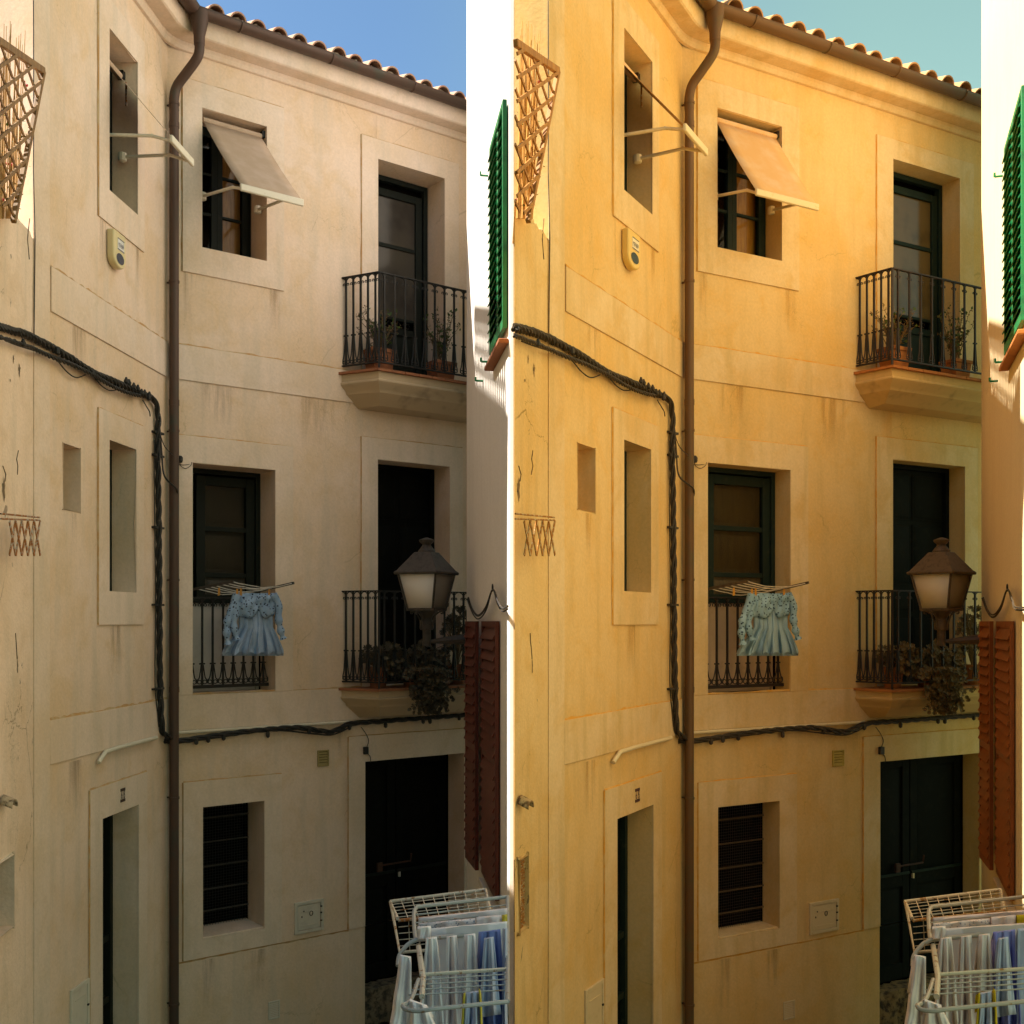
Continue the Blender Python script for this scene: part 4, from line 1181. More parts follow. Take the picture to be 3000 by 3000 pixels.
    def planter(parent, c, w, h, ang):
        m = MB(); x = Vector((math.cos(ang), math.sin(ang), 0)); y = Vector((-x.y, x.x, 0))
        def rc_(s, z): return [c + x * s * a + y * s * .8 * b + Vector((0, 0, z)) for a, b in ((-1, -1), (1, -1), (1, 1), (-1, 1))]
        m.hexa(rc_(w * .40, 0) + rc_(w * .48, h * .82)); m.hexa(rc_(w * .52, h * .82) + rc_(w * .53, h)); obj('pot', m, P['terracotta'], parent, bevel=.006)
    def shrub(c, pot_w, pot_h, ht, spread, n, seed, label, green):
        rr_ = random.Random(seed)
        T = thing('potted_plant', c, label, 'potted plant')
        planter(T, c, pot_w, pot_h, Wm.ang)
        top = c + Vector((0, 0, pot_h * .95))
        br, lf, dl = MB(), MB(), MB()
        for i in range(n):
            a = rr_.random() * 6.283; s_ = spread * rr_.random() ** .6
            tip = top + Vector((math.cos(a) * s_, math.sin(a) * s_ * .6, ht * rr_.uniform(.45, 1)))
            mid = top.lerp(tip, .5) + Vector((rr_.uniform(-.04, .04), rr_.uniform(-.04, .04), .03))
            pts = smooth_path([top + Vector((rr_.uniform(-.05, .05), rr_.uniform(-.04, .04), 0)), mid, tip], 4)
            br.tube(pts, [.006 - .0045 * j / (len(pts) - 1) for j in range(len(pts))], 5)
            for j in range(2, len(pts)):
                for _ in range(3):
                    q_ = pts[j] + Vector((rr_.uniform(-.03, .03), rr_.uniform(-.03, .03), rr_.uniform(-.02, .03)))
                    if rr_.random() < .5: br.tube([pts[j], q_], .0022, 4)
                    if rr_.random() < green: leaf(lf, q_, rr_.uniform(.025, .05), rr_)
                    else: leaf(dl, q_, rr_.uniform(.014, .028), rr_)
        obj('branches', br, P['dry_leaf'], T)
        if lf.v: obj('leaves', lf, P['leaf'], T, sharp=180)
        if dl.v: obj('dry_leaves', dl, P['dry_leaf'], T, sharp=180)
    shrub(Wm.pt(Wm.u(1111, .22), .22, 2.412), .25, .22, .40, .26, 26, 11, lab('half-dry bush in clay planter, left on upper balcony of the @H'), .28)
    shrub(Wm.pt(Wm.u(1292, .22), .22, 2.412), .25, .20, .56, .20, 20, 12, lab('green-leaved plant in clay planter, right on upper balcony of the @H'), .55)

    def rosettes(mbx, pts, size, rr_):
        for c in pts:
            ax = Vector((rr_.uniform(-.6, .6), rr_.uniform(-1, -.1), rr_.uniform(-.1, 1))).normalized()
            s_ = ax.orthogonal().normalized()
            for q in range(7):
                d_ = Matrix.Rotation(q * .9 + rr_.random() * .3, 3, ax) @ s_
                d_ = (d_ + ax * rr_.uniform(.3, .9)).normalized(); w = d_.cross(ax).normalized() * size * .26
                mbx.add([c, c + d_ * size * .6 + w, c + d_ * size, c + d_ * size * .6 - w], [(0, 1, 2, 3)])
    def round_pot(parent, c, r, h):
        m = MB(); m.lathe(c, [(r * .68, 0), (r * .9, h * .84), (r * 1.04, h * .84), (r * 1.06, h), (r * .9, h), (r * .85, h * .9)], 18); obj('pot', m, P['terracotta'], parent)
    rr2 = random.Random(21)
    zb_ = -.643
    c = Wm.pt(Wm.u(1108, .2), .2, zb_)
    T = thing('potted_plant', c, lab('small succulent in round clay pot, left on lower balcony of the @H'), 'potted plant')
    round_pot(T, c, .11, .20)
    m = MB(); mstem = MB(); pts = []
    for i in range(60):
        a = rr2.random() * 6.28; q_ = c + Vector((math.cos(a) * .19 * rr2.random() ** .5, math.sin(a) * .13 * rr2.random() ** .5, .24 + .15 * rr2.random() ** 1.3))
        pts.append(q_); mstem.tube([c + Vector((0, 0, .18)), q_.lerp(c + Vector((0, 0, .2)), .4), q_], .003, 4)
    rosettes(m, pts, .042, rr2); obj('leaves', m, P['succulent'], T, sharp=180); obj('stems', mstem, P['dry_leaf'], T)
    c = Wm.pt(Wm.u(1210, .26), .26, zb_)
    T = thing('potted_plant', c, lab('large succulent trailing over the lower balcony edge of the @H'), 'potted plant')
    round_pot(T, c, .13, .18)
    m = MB(); pts = []; mstem = MB()
    for i in range(620):
        px = rr2.uniform(1125, 1318); py = rr2.uniform(1892, 1990) + 14 * math.sin(px * .07); pts.append(Wm.at(px, py, rr2.uniform(.12, .40)))
    for i in range(520):
        px = rr2.gauss(1262, 30); py = rr2.uniform(1960, 2092); px = 1262 + (px - 1262) * (1.15 - (py - 1960) / 300)
        pts.append(Wm.at(px, py, rr2.uniform(.40, .52)))
    for q_ in pts[::9]: mstem.tube([c + Vector((0, 0, .16)), q_.lerp(c + Vector((0, 0, .28)), .5), q_], .0035, 4)
    rosettes(m, pts, .030, rr2); obj('leaves', m, P['succulent'], T, sharp=180); obj('stems', mstem, P['dry_leaf'], T)
    c = Wm.pt(Wm.u(1340, .2), .2, zb_)
    T = thing('potted_plant', c, lab('leggy plant in clay pot, right on lower balcony of the @H'), 'potted plant')
    round_pot(T, c, .11, .20)
    m = MB(); mstem = MB(); pts = []
    for i in range(26):
        px = rr2.uniform(1305, 1372); py = rr2.uniform(1785, 1900); q_ = Wm.at(px, py, rr2.uniform(.1, .35)); pts.append(q_)
        mstem.tube([c + Vector((0, 0, .18)), q_.lerp(c + Vector((0, 0, .25)), .5) + Vector((rr2.uniform(-.03, .03), 0, 0)), q_], .004, 4)
    pts = [q_ + Vector((rr2.uniform(-.04, .04), rr2.uniform(-.04, .04), rr2.uniform(-.04, .04))) for q_ in pts for _ in range(3)]
    rosettes(m, pts, .042, rr2); obj('leaves', m, P['succulent'], T, sharp=180); obj('stems', mstem, P['dry_leaf'], T)

    # ---------------------------------------------------------------- neighbour with the terrace
    zp = 2.55
    Pn = Wlow.p0
    T = thing('terrace_house', (Wlow.p1.x, Wlow.p1.y, GROUND),
              'cream terrace house with cracked plaster at the far left edge' if A else 'golden terrace house with cracked plaster beside the white strip', 'house')
    if A:
        q0 = Wlow.pt(-2.2, 0, 0).xy
        poly = [q0, Wlow.p1.copy(), rc + rd * 3.0, rc + rd * 3.0 + Vector((0, -3.0))]
    else:
        poly = [Wlow.p0.copy(), Wlow.p1.copy(), rc + rd * .232]
    u_a = -2.2 if A else 0.0
    wo = Wlow.u(33)
    mb = MB()
    hole = (max(Wlow.u(-60), u_a + .01) if A else 0.05, wo, Wlow.at(33, 2712).z, Wlow.at(33, 2504).z, .16 if A else .02)
    sheet_with_holes(Wlow, mb, u_a, Wlow.len, GROUND, zp, [hole])
    n_ = len(poly)
    mb.add([Vector((p_.x, p_.y, zp)) for p_ in poly], [tuple(reversed(range(n_)))])
    for i in range(1, n_):
        a, b = poly[i], poly[(i + 1) % n_]
        mb.add([(a.x, a.y, GROUND), (b.x, b.y, GROUND), (b.x, b.y, zp), (a.x, a.y, zp)], [(0, 1, 2, 3)])
    obj('wall', mb, P['old'], T, merge=True, bevel=.02)
    # rounded worn parapet top
    m = MB(); rr_ = random.Random(9)
    u_s = u_a if A else u_a + .16
    pts = [Wlow.pt(u_s + (Wlow.len - .03 - u_s) * q / 14, -.05 if A else -.028, zp + rr_.uniform(-.012, .012)) for q in range(15)]
    m.tube(pts, [(.055 if A else .03) + rr_.uniform(-.006, .006) for _ in pts], 10); obj('parapet_cap', m, P['old'], T, sharp=80)
    m = MB(); Wlow.box(m, hole[0] - (.05 if A else -.002), hole[1] - .002, -hole[4] - (.03 if A else .004), -hole[4], hole[2] - (.05 if A else -.002), hole[3] + (.05 if A else -.002)); wv = obj('window', m, P['panel'], T)
    m = MB()
    for q in range(26): m.bar(Wlow.pt(hole[0], -hole[4] + (.02 if A else .007), hole[2] + .006 + (hole[3] - hole[2] - .012) * q / 25), Wlow.pt(hole[1], -hole[4] + (.02 if A else .007), hole[2] + .006 + (hole[3] - hole[2] - .012) * q / 25), .012, .010)
    obj('blind', m, P['rust'], wv)
    # flaked plaster patches and cracks
    def patch(px, py, w, h, seed, mat):
        r_ = random.Random(seed); n = 22; lp = []
        c_ = Wlow.at(px, py, .003)
        for q in range(n):
            a = q * 2 * math.pi / n; rad = r_.uniform(.35, 1.1)
            lp.append(c_ + Vector((Wlow.dir.x, Wlow.dir.y, 0)) * w * rad * math.cos(a) + Vector((0, 0, h * rad * math.sin(a))))
        m_ = MB(); m_.add(lp + [c_], [(q, (q + 1) % n, n) for q in range(n)]); obj('flaked_patch', m_, mat, T)
    patch(57, 1083, .025, .045, 1, P['rubble']); patch(40, 1052, .012, .03, 2, P['rubble']); patch(12, 1430, .03, .09, 3, P['rubble']); patch(52, 1945, .012, .06, 4, P['rubble']); patch(30, 1115, .012, .012, 5, P['rubble'])
    for pts in (((52, 1320), (48, 1345), (53, 1365), (50, 1390)), ((46, 1855), (48, 1880), (50, 1900), (49, 1930)), ((85, 640), (80, 700), (84, 760)), ((10, 1365), (18, 1390), (15, 1410))):
        m = MB(); m.tube([Wlow.at(px + random.uniform(-2, 2), py, .002) for px, py in pts], .0035, 4); obj('crack', m, P['rubble'], T)

    # trellis on the terrace edge
    dT = .11
    br_, tr_ = Wlow.at(39, 640, dT), Wlow.at(127, 208, dT)
    zB, zT_ = br_.z, tr_.z
    uBR, uTR = Wlow.u(39, dT), Wlow.u(127, dT)
    uTL = Wlow.u(2, dT) if not A else Wlow.u(-90, dT)
    T = thing('trellis', Wlow.pt(uBR, dT, zB), 'golden-brown wooden trellis on the terrace at the far left edge' if A else 'orange wooden trellis on the terrace beside the white strip', 'trellis')
    m = MB(); m.bar(Wlow.pt(uTL, dT, Wlow.at(-90 if A else 2, 62 if A else 125, dT).z), Wlow.pt(uTR, dT, zT_), .03, .045); obj('top_rail', m, P['trellis'], T, bevel=.004)
    m = MB(); m.bar(Wlow.pt(uTR, dT, zT_), Wlow.pt(uBR, dT, zB - .02), .03, .030, Vector((Wlow.n.x, Wlow.n.y, 0))); obj('side_rail', m, P['trellis'], T, bevel=.004)
    uQ = Wlow.u(2, dT); zQ = Wlow.at(2, 125, dT).z
    def ztop(u_): return zQ + (zT_ - zQ) * (u_ - uQ) / (uTR - uQ)
    def edge_u(z): return uBR + (uTR - uBR) * (z - zB) / (zT_ - zB)
    n3_ = Vector((Wlow.n.x, Wlow.n.y, 0))
    def slat(fn, off):
        pts = []
        for j in range(241):
            u_ = uTL + (uTR - uTL) * j / 240; z = fn(u_)
            if zB - .01 <= z <= ztop(u_) and u_ <= edge_u(z): pts.append((u_, z))
        if len(pts) > 10:
            m_ = MB(); m_.bar(Wlow.pt(pts[0][0], dT + off, pts[0][1]), Wlow.pt(pts[-1][0], dT + off, pts[-1][1]), .021, .009, n3_)
            obj('slat', m_, P['trellis'], T)
    gr = .74 if A else .68
    for q in range(-9, 9): slat(lambda u_: zB + .05 + q * .138 + gr * (u_ - uTL), .010)
    hs = .34
    for q in range(-1, 16): slat(lambda u_: zT_ - (u_ - uTL - (q - 8) * hs) * .48, -.002)
    # bundle of dry reeds behind the trellis
    T = thing('reed_bundle', Wlow.pt(Wlow.u(30), .02, zp + .05), 'dry reeds standing behind the trellis at the far left edge' if A else 'dry reeds standing behind the orange trellis beside the white strip', 'reeds')
    m = MB(); rr_ = random.Random(6)
    for i in range(34):
        px0 = rr_.uniform(6, 52) if not A else rr_.uniform(-30, 52)
        tp = rr_.uniform(60, 180); dv = rr_.uniform(.015, .07)
        a, b = Wlow.at(px0, 640, dv), Wlow.at(px0 + rr_.uniform(2, 26), tp, dv)
        if not A and Wlow.px(b) < 3: continue
        m.tube([a, a.lerp(b, .5), b], [.005, .0045, .002], 4)
    obj('reeds', m, P['reed'], T)
    m = MB()
    for i in range(70):
        leaf(m, Wlow.at(rr_.uniform(8, 90), rr_.uniform(330, 620), rr_.uniform(.02, .06)), rr_.uniform(.02, .035), rr_)
    obj('leaves', m, P['leaf'], T, sharp=180)
    m = MB()
    for px, py in ((22, 480), (36, 482), (8, 585), (70, 240), (78, 250)): m.ball(Wlow.at(px, py, .05), .010, 6, 4)
    obj('flowers', m, P['flower'], T)
    # thin vertical wires at the house corner
    T = thing('wall_wire', Wl.at(100, 985, 0), lab('thin black wire running down the left corner of the @H'), 'wire')
    m = MB(); m.tube([Wl.at(px, py, .012) for px, py in ((98, 0), (99, 300), (98, 500), (103, 700), (100, 985))], .0035, 5); obj('wire', m, P['cable'], T)
    # rusty folding bracket
    T = thing('folding_bracket', Wlow.at(60, 1628, .1), 'rusty folding lattice bracket on the cracked wall at far left' if A else 'rusty folding lattice bracket on the golden wall beside the white strip', 'bracket')
    dB = .14
    xs = [28 + (118 - 28) * q / 5 for q in range(6)]
    for q in range(5):
        for s_ in (-1, 1):
            a = Wlow.at(xs[q], 1527 if s_ > 0 else 1627, dB + (.004 if s_ > 0 else 0)); b = Wlow.at(xs[q + 1], 1627 if s_ > 0 else 1525, dB + (.004 if s_ > 0 else 0))
            m = MB(); m.bar(a, b, .006, .020, Vector((Wlow.dir.x, Wlow.dir.y, .3))); obj('lattice_bar', m, P['rust'], T)
    for y0, y1 in ((1505, 1516), (1520, 1524)):
        m = MB(); m.tube([Wlow.at(2, y0, dB), Wlow.at(116, y1, dB)], .006, 5); obj('rail', m, P['rust'], T)
    # clay spout
    T = thing('clay_spout', Wlow.at(15, 2384, 0), 'clay roof-tile spout sticking out of the far left wall' if A else 'clay roof-tile spout on the golden wall beside the white strip', 'spout')
    m = MB(); c = Wlow.at(4 if A else 12, 2352, 0)
    n3 = Vector((Wlow.n.x, Wlow.n.y, 0)); d3 = Vector((Wlow.dir.x, Wlow.dir.y, 0))
    rows = []
    for q in range(4):
        o_ = c + n3 * (.01 + .07 * q / 3) - Vector((0, 0, .03 * q / 3))
        rows.append([o_ + d3 * .05 * math.cos(a) + Vector((0, 0, .045 * math.sin(a))) for a in [math.pi * i / 8 for i in range(9)]])
    m.grid(rows); obj('spout', m, P['mortar'], T, solid=.012)

    # ---------------------------------------------------------------- the white house
    Pn, Pf = Ww.p1, Ww.p0
    TW = thing('white_house', (Pn.x, Pn.y, GROUND), 'tall white house between the cream and the golden houses' if A else 'tall warm-white house at the right edge of the street', 'house')
    ZW = 6.6
    if A:
        s0 = Vector((-.0225, 7.417)); s1 = Vector((.0185, 7.402))
        poly = [Pf.copy(), s0, s1, Vector((.02, 7.9)), Vector((.05, 8.6)), Vector((.30, 9.9)), Vector((.0, 10.9)), Vector((-.2, 10.6))]
    else:
        poly = [Pf.copy(), Ww.pt(Ww.len + 2.5, 0, 0).xy, Ww.pt(Ww.len + 2.5, -4, 0).xy, Ww.pt(-.2, -4, 0).xy]
    m = MB(); n_ = len(poly)
    vs = [Vector((p_.x, p_.y, GROUND)) for p_ in poly] + [Vector((p_.x, p_.y, ZW)) for p_ in poly]
    m.add(vs, [tuple(range(n_, 2 * n_))] + [(i, (i + 1) % n_, (i + 1) % n_ + n_, i + n_) for i in range(n_)])
    obj('wall', m, P['white'], TW, bevel=.01)
    Wh = Ww if not A else Wall((Pf.x, Pf.y), (s0.x, s0.y), dx)
    def shutter(W, u0, u1, z0, z1, d0, mat, parent, n, name, tilt=.022, two_rail=None):
        th = .030; st = .042
        m = MB(); rect_frame(W, m, u0, u1, z0, z1, d0, d0 + th, st, .07)
        if two_rail: W.box(m, u0 + st, u1 - st, d0, d0 + th, two_rail, two_rail + .06)
        W.box(m, u0 + st, u1 - st, d0 + .001, d0 + .004, z0 + .05, z1 - .03)
        s_ = obj('shutter', m, mat, parent, bevel=.003)
        for q in range(n):
            zz = z0 + .08 + (z1 - z0 - .14) * q / n; hz = (z1 - z0 - .14) / n
            if two_rail and two_rail - hz * .7 < zz < two_rail + .05: continue
            m = MB()
            m.hexa([W.pt(u0 + st * .8, d0 + th + .012, zz), W.pt(u1 - st * .8, d0 + th + .012, zz), W.pt(u1 - st * .8, d0 + th + .018, zz + .006), W.pt(u0 + st * .8, d0 + th + .018, zz + .006),
                    W.pt(u0 + st * .8, d0 + .004, zz + hz * .95), W.pt(u1 - st * .8, d0 + .004, zz + hz * .95), W.pt(u1 - st * .8, d0 + .010, zz + hz * .95 + .006), W.pt(u0 + st * .8, d0 + .010, zz + hz * .95 + .006)])
            obj('slat', m, mat, s_)
        return s_
    g0, g1, g2 = Wh.u(1433, .04), Wh.u(1457, .04), Wh.u(1489, .04)
    if not A: g2 = g1 + (g1 - g0)
    else: g2 = min(g2, Wh.len - .01)
    shutter(Wh, g0, g1 - .004, 1.985, 3.53, .01, P['green'], TW, 21, 'shutter')
    shutter(Wh, g1 + .004, g2, 1.985, 3.53, .01, P['green'], TW, 21, 'shutter')
    m = MB(); Wh.box(m, g0 - .06, min(g2 + .06, Wh.len) if A else g2 + .06, 0, .07, 1.88, 1.912); obj('window_sill', m, P['terracotta'], TW, bevel=.006)
    for px, py in ((1415, 1116), (1430, 515), (1432, 1060)):
        m = MB(); c = Wh.at(px, py, .0); m.tube([c, c + Vector((Wh.n.x, Wh.n.y, 0)) * .06], .009, 6); m.tube([c + Vector((Wh.n.x, Wh.n.y, -.02)) * .06, c + Vector((Wh.n.x * .06, Wh.n.y * .06, .03))], .009, 6); obj('shutter_catch', m, P['green'], TW)
    # brown shutters: one closed, one swung back along the wall
    b0, b1 = Wh.u(1409, .04), Wh.u(1450, .04)
    shutter(Wh, b0, b1, -2.0, .0, .008, P['brown'], TW, 24, 'shutter', two_rail=-1.05)
    hp = Wh.pt(Wh.u(1403, .05), .05, 0).xy
    tp_ = Wh.pt(Wh.u(1403, .05) - .50, .085, 0).xy
    Wsh = Wall((tp_.x, tp_.y), (hp.x, hp.y), dx)
    shutter(Wsh, 0, Wsh.len, -2.0, .0, 0, P['brown'], TW, 24, 'shutter', two_rail=-1.05)
    m = MB(); Wh.box(m, b0 - .02, min(b1 + .5, Wh.len - .005), 0, .06, -2.09, -2.045); obj('window_sill', m, P['enamel'], TW, bevel=.005)
    m = MB(); Wh.box(m, b0 - .045, b0 - .008, 0.0, .010, -2.0, -.0); obj('shutter_edge', m, P['enamel'], TW)
    # cables slung on a hook
    T = thing('hanging_cables', Wh.at(1443, 1725, 0), lab('dark cables slung from a hook above brown shutters, @W'), 'cables')
    xr = 1490 if A else 1560
    for q in range(5):
        s_ = random.uniform(-8, 8); dv = .03 + .012 * q
        m = MB(); m.tube(dens([Wh.at(1369 + q, 1752 + s_ * .4, dv), Wh.at(1385, 1790 + s_, dv), Wh.at(1402, 1806 + s_, dv), Wh.at(1424, 1780 + s_, dv), Wh.at(1443, 1727, .04), Wh.at(1458, 1762 + s_, dv), Wh.at(1472, 1784 + s_, dv), Wh.at(xr - 2, 1778 + s_ * .8, dv)], 6), .006, 5); obj('cable', m, P['cable'], T)
    m = MB(); c = Wh.at(1443, 1722, .03); m.tube([c + Vector((Wh.dir.x * .025 * math.cos(a), Wh.dir.y * .025 * math.cos(a), .025 * math.sin(a))) for a in [i * math.pi / 6 for i in range(12)]], .005, 5, closed=True); obj('hook', m, P['iron'], T)

    # ---------------------------------------------------------------- street lantern
    aw = Wh.pt(Wh.u(1384, 0), 0, 0)
    n2 = Vector((Wh.n.x, Wh.n.y, 0))
    kx = (1250 + dx - CX) / F
    Ln = (aw.x - kx * aw.y) / (kx * n2.y - n2.x)
    lc = aw + n2 * Ln
    pm = F / lc.y
    z_of = lambda py: (HY - py) / pm
    T = thing('street_lamp', (lc.x, lc.y, z_of(1892)), lab('old four-sided street lantern on a bracket of the @W'), 'street lamp')
    w2 = lambda px: px / pm / 2
    base = Vector((lc.x, lc.y, 0))
    rot = math.atan2(-lc.y, -lc.x) + R(17)
    kq = 1 / .956
    m = MB(); m.lathe(base, [(w2(190) * kq, z_of(1684)), (w2(194) * kq, z_of(1677)), (w2(174) * kq, z_of(1671)), (w2(76) * kq, z_of(1620)), (w2(72) * kq, z_of(1618))], 4, rot); obj('hood', m, P['lamp_metal'], T, bevel=.006)
    m = MB(); m.lathe(base, [(w2(50), z_of(1618)), (w2(50), z_of(1614)), (w2(28), z_of(1600)), (w2(24), z_of(1596)), (w2(44), z_of(1586)), (w2(46), z_of(1582)), (w2(20), z_of(1577)), (w2(8), z_of(1575))], 14); obj('finial', m, P['lamp_metal'], T)
    rt_, rb_ = w2(164) * kq, w2(112) * kq; zt_, zb2 = z_of(1684), z_of(1784)
    for q in range(4):
        a0 = rot + q * math.pi / 2; a1 = a0 + math.pi / 2
        p0t = base + Vector((rt_ * math.cos(a0), rt_ * math.sin(a0), zt_)); p0b = base + Vector((rb_ * math.cos(a0), rb_ * math.sin(a0), zb2))
        p1t = base + Vector((rt_ * math.cos(a1), rt_ * math.sin(a1), zt_)); p1b = base + Vector((rb_ * math.cos(a1), rb_ * math.sin(a1), zb2))
        m = MB(); m.bar(p0b, p0t, .016, .016, Vector((math.cos(a0), math.sin(a0), 0))); obj('frame_bar', m, P['lamp_metal'], T)
        m = MB(); inn = Vector((math.cos((a0 + a1) / 2), math.sin((a0 + a1) / 2), 0)) * -.006
        m.add([p0b + inn, p1b + inn, p1t + inn, p0t + inn], [(0, 1, 2, 3)])
        obj('pane', m, P['milk_grey'] if q == 0 else P['milk'], T, solid=.003)
    m = MB(); m.lathe(base, [(w2(116) * kq, z_of(1790)), (w2(120) * kq, z_of(1786)), (w2(118) * kq, z_of(1782))], 4, rot); obj('base_plate', m, P['lamp_metal'], T)
    m = MB(); m.lathe(base, [(w2(36), z_of(1846)), (w2(42), z_of(1840)), (w2(40), z_of(1824)), (w2(30), z_of(1812)), (w2(56), z_of(1792)), (w2(60), z_of(1790))], 12); obj('neck', m, P['lamp_metal'], T)
    for q in range(4):
        a = rot + R(40) + q * math.pi / 2; dv = Vector((math.cos(a), math.sin(a), 0))
        m = MB(); m.tube(smooth_path([base + dv * w2(40) + Vector((0, 0, z_of(1838))), base + dv * w2(50) + Vector((0, 0, z_of(1815))), base + dv * w2(70) + Vector((0, 0, z_of(1798))), base + dv * w2(108) + Vector((0, 0, z_of(1790))), base + dv * w2(110) + Vector((0, 0, z_of(1797))), base + dv * w2(98) + Vector((0, 0, z_of(1797)))], 4), .008, 6); obj('scroll', m, P['lamp_metal'], T)
    m = MB(); m.tube([base + Vector((0, 0, z_of(1892))), base + Vector((0, 0, z_of(1846)))], w2(24), 12); obj('post', m, P['lamp_metal'], T)
    za, zb3 = z_of(1880), z_of(1871)
    m = MB(); a = base + Vector((0, 0, za)); b = Vector((aw.x, aw.y, zb3))
    m.tube([a, a.lerp(b, .15), a.lerp(b, .6), b], [.012, .020, .040, .052], 8); obj('bracket_arm', m, P['lamp_metal'], T)

    # ---------------------------------------------------------------- airers with washing, low on the right
    XR = 1487 if A else 1600
    def rp(px, py, Y):           # a point at depth Y
        x, y = ray(px, Y); return Vector((x, y, (HY - py) * Y / F))
    side = 'washing in front of the @W'
    T = thing('wire_airer', rp(1290, 2700, 6.1), lab('rusty white wire-grid airer below the brown shutters of the @W'), 'airer')
    A0, A1 = rp(1144, 2641, 6.30), rp(1423, 2606, 6.34)
    B0, B1 = rp(1167, 2697, 5.90), rp(1436, 2669, 5.95)
    C0, C1 = rp(1171, 2790, 6.0), rp(1440, 2770, 6.0)
    m = MB(); m.tube([B0.lerp(A0, .1), A0, A1, A1.lerp(B1, .98)], .010, 8); obj('frame_tube', m, P['white_tube'], T)
    m = MB(); m.tube([B0, B0.lerp(B1, .5), B1], .009, 8); obj('rusty_bar', m, P['rust'], T)
    m = MB(); m.tube([A0, C0, C1, A1], .009, 8); obj('frame_tube', m, P['white_tube'], T)
    for q in range(1, 9):
        m = MB(); m.tube([A0.lerp(A1, q / 9), B0.lerp(B1, q / 9), C0.lerp(C1, q / 9)], .0024, 5); obj('wire', m, P['white_tube'], T)
    for q in range(1, 6):
        m = MB(); m.tube([A0.lerp(B0, q / 6), A1.lerp(B1, q / 6)], .0024, 5); obj('wire', m, P['white_tube'], T)
    for q in range(1, 5):
        m = MB(); m.tube([B0.lerp(C0, q / 5), B1.lerp(C1, q / 5)], .0024, 5); obj('wire', m, P['white_tube'], T)
    # arms that carry it from the wall
    wa = Wh.pt(Wh.u(1480, 0), 0, -2.7)
    m = MB(); m.tube([C1, wa], .009, 8); obj('wall_arm', m, P['white_tube'], T)
    T = thing('clothes_airer', rp(1340, 2850, 4.9), lab('grey tube clothes airer full of washing in front of the @W'), 'airer')
    def YY(px, Y): return Y + (px - 1200) * .0006
    b1a, b1b = rp(1218, 2656, 5.6), rp(XR, 2656 - (XR - 1218) * .107, YY(XR, 5.6))
    b2a, b2b = rp(1218, 2754, 5.2), rp(XR, 2754 - (XR - 1218) * .102, YY(XR, 5.2))
    b3a, b3b = rp(1228, 2858, 4.7), rp(XR, 2858 - (XR - 1228) * .072, YY(XR, 4.7))
    b4a, b4b = rp(1262, 2957, 4.2), rp(XR, 2957 - (XR - 1262) * .10, YY(XR, 4.2))
    b2l = rp(1171, 2797, 5.15); b4l = rp(1180, 2946, 4.25)
    m = MB(); m.tube(dens([b2a, rp(1214, 2720, 5.35), rp(1213, 2672, 5.55), rp(1222, 2657, 5.6)], 4) + [b1b], .0100, 8); obj('frame_tube', m, P['grey_tube'], T)
    m = MB(); m.tube(dens([rp(1166, 2830, 5.1), b2l, rp(1196, 2766, 5.18), rp(1222, 2753, 5.2)], 4) + [b2b], .0105, 8); obj('frame_tube', m, P['grey_tube'], T)
    m = MB(); m.tube([rp(1224, 2770, 5.2), rp(1233, 2856, 4.72), b3b], .0090, 8); obj('rusty_bar', m, P['white_tube'], T)
    m = MB(); m.tube(dens([rp(1226, 2870, 4.65), rp(1210, 2916, 4.4), rp(1195, 2938, 4.3), b4l, rp(1190, 2957, 4.22), rp(1225, 2962, 4.2), b4a], 4) + [b4b], .0090, 8); obj('frame_tube', m, P['grey_tube'], T)
    m = MB(); m.tube([rp(1226, 2770, 5.2), rp(1240, 2862, 4.7), rp(1236, 2920, 4.4)], .012, 8); obj('strut', m, P['white_tube'], T)
    for q in range(1, 5):
        m = MB(); m.tube([b3a.lerp(b4l, q / 6), b3b.lerp(b4b, q / 6)], .0035, 5); obj('wire', m, P['grey_tube'], T)
    for q in range(1, 4):
        m = MB(); m.tube([b1a.lerp(b2a, q / 4), b1b.lerp(b2b, q / 4)], .0035, 5); obj('wire', m, P['grey_tube'], T)
    if A:
        for a, b in ((b1b, b2b), (b2b, b3b), (b3b, b4b)):
            m = MB(); m.tube([a, b], .010, 8); obj('end_tube', m, P['grey_tube'], T)
        m = MB(); m.tube([b2b, Wh.pt(Wh.len - .06, 0, -2.9)], .008, 8); obj('wall_arm', m, P['grey_tube'], T)
    # washing
    def hang(name, label, mat, Y, top, bot, nf, amp, seed, group=None, cat='laundry', parent=None):
        """top/bot: lists of (px, py) giving the left and right ends of the upper and lower edge"""
        rr_ = random.Random(seed); ph = rr_.random() * 6
        rows = []; NR, NS = 12, 26
        for i in range(NR + 1):
            t = i / NR; row = []
            for s in range(NS + 1):
                q = s / NS
                px = (top[0][0] + (top[1][0] - top[0][0]) * q) * (1 - t) + (bot[0][0] + (bot[1][0] - bot[0][0]) * q) * t
                py = (top[0][1] + (top[1][1] - top[0][1]) * q) * (1 - t) + (bot[0][1] + (bot[1][1] - bot[0][1]) * q) * t
                nz = noise.noise(Vector((px * .03, py * .02, seed)))
                dv = amp * (t ** .6) * (math.sin(nf * 6.283 * q + ph) + .4 * math.sin(nf * 14 * q + ph * 3 + t * 2)) - .01 * math.sin(math.pi * q) + .03 * nz * t
                py += 5 * (2 * q - 1) ** 2 * (1 - t) + 3 * nz
                px += 4 * nz * t
                row.append(rp(px, py, Y + dv))
            rows.append(row)
        # fold over the bar: a short back half
        back = [[rp(top[0][0] + (top[1][0] - top[0][0]) * s / NS, top[0][1] + (top[1][1] - top[0][1]) * s / NS - (0 if j else 3), Y + .012 + .012 * j) for s in range(NS + 1)] for j in (0,)]
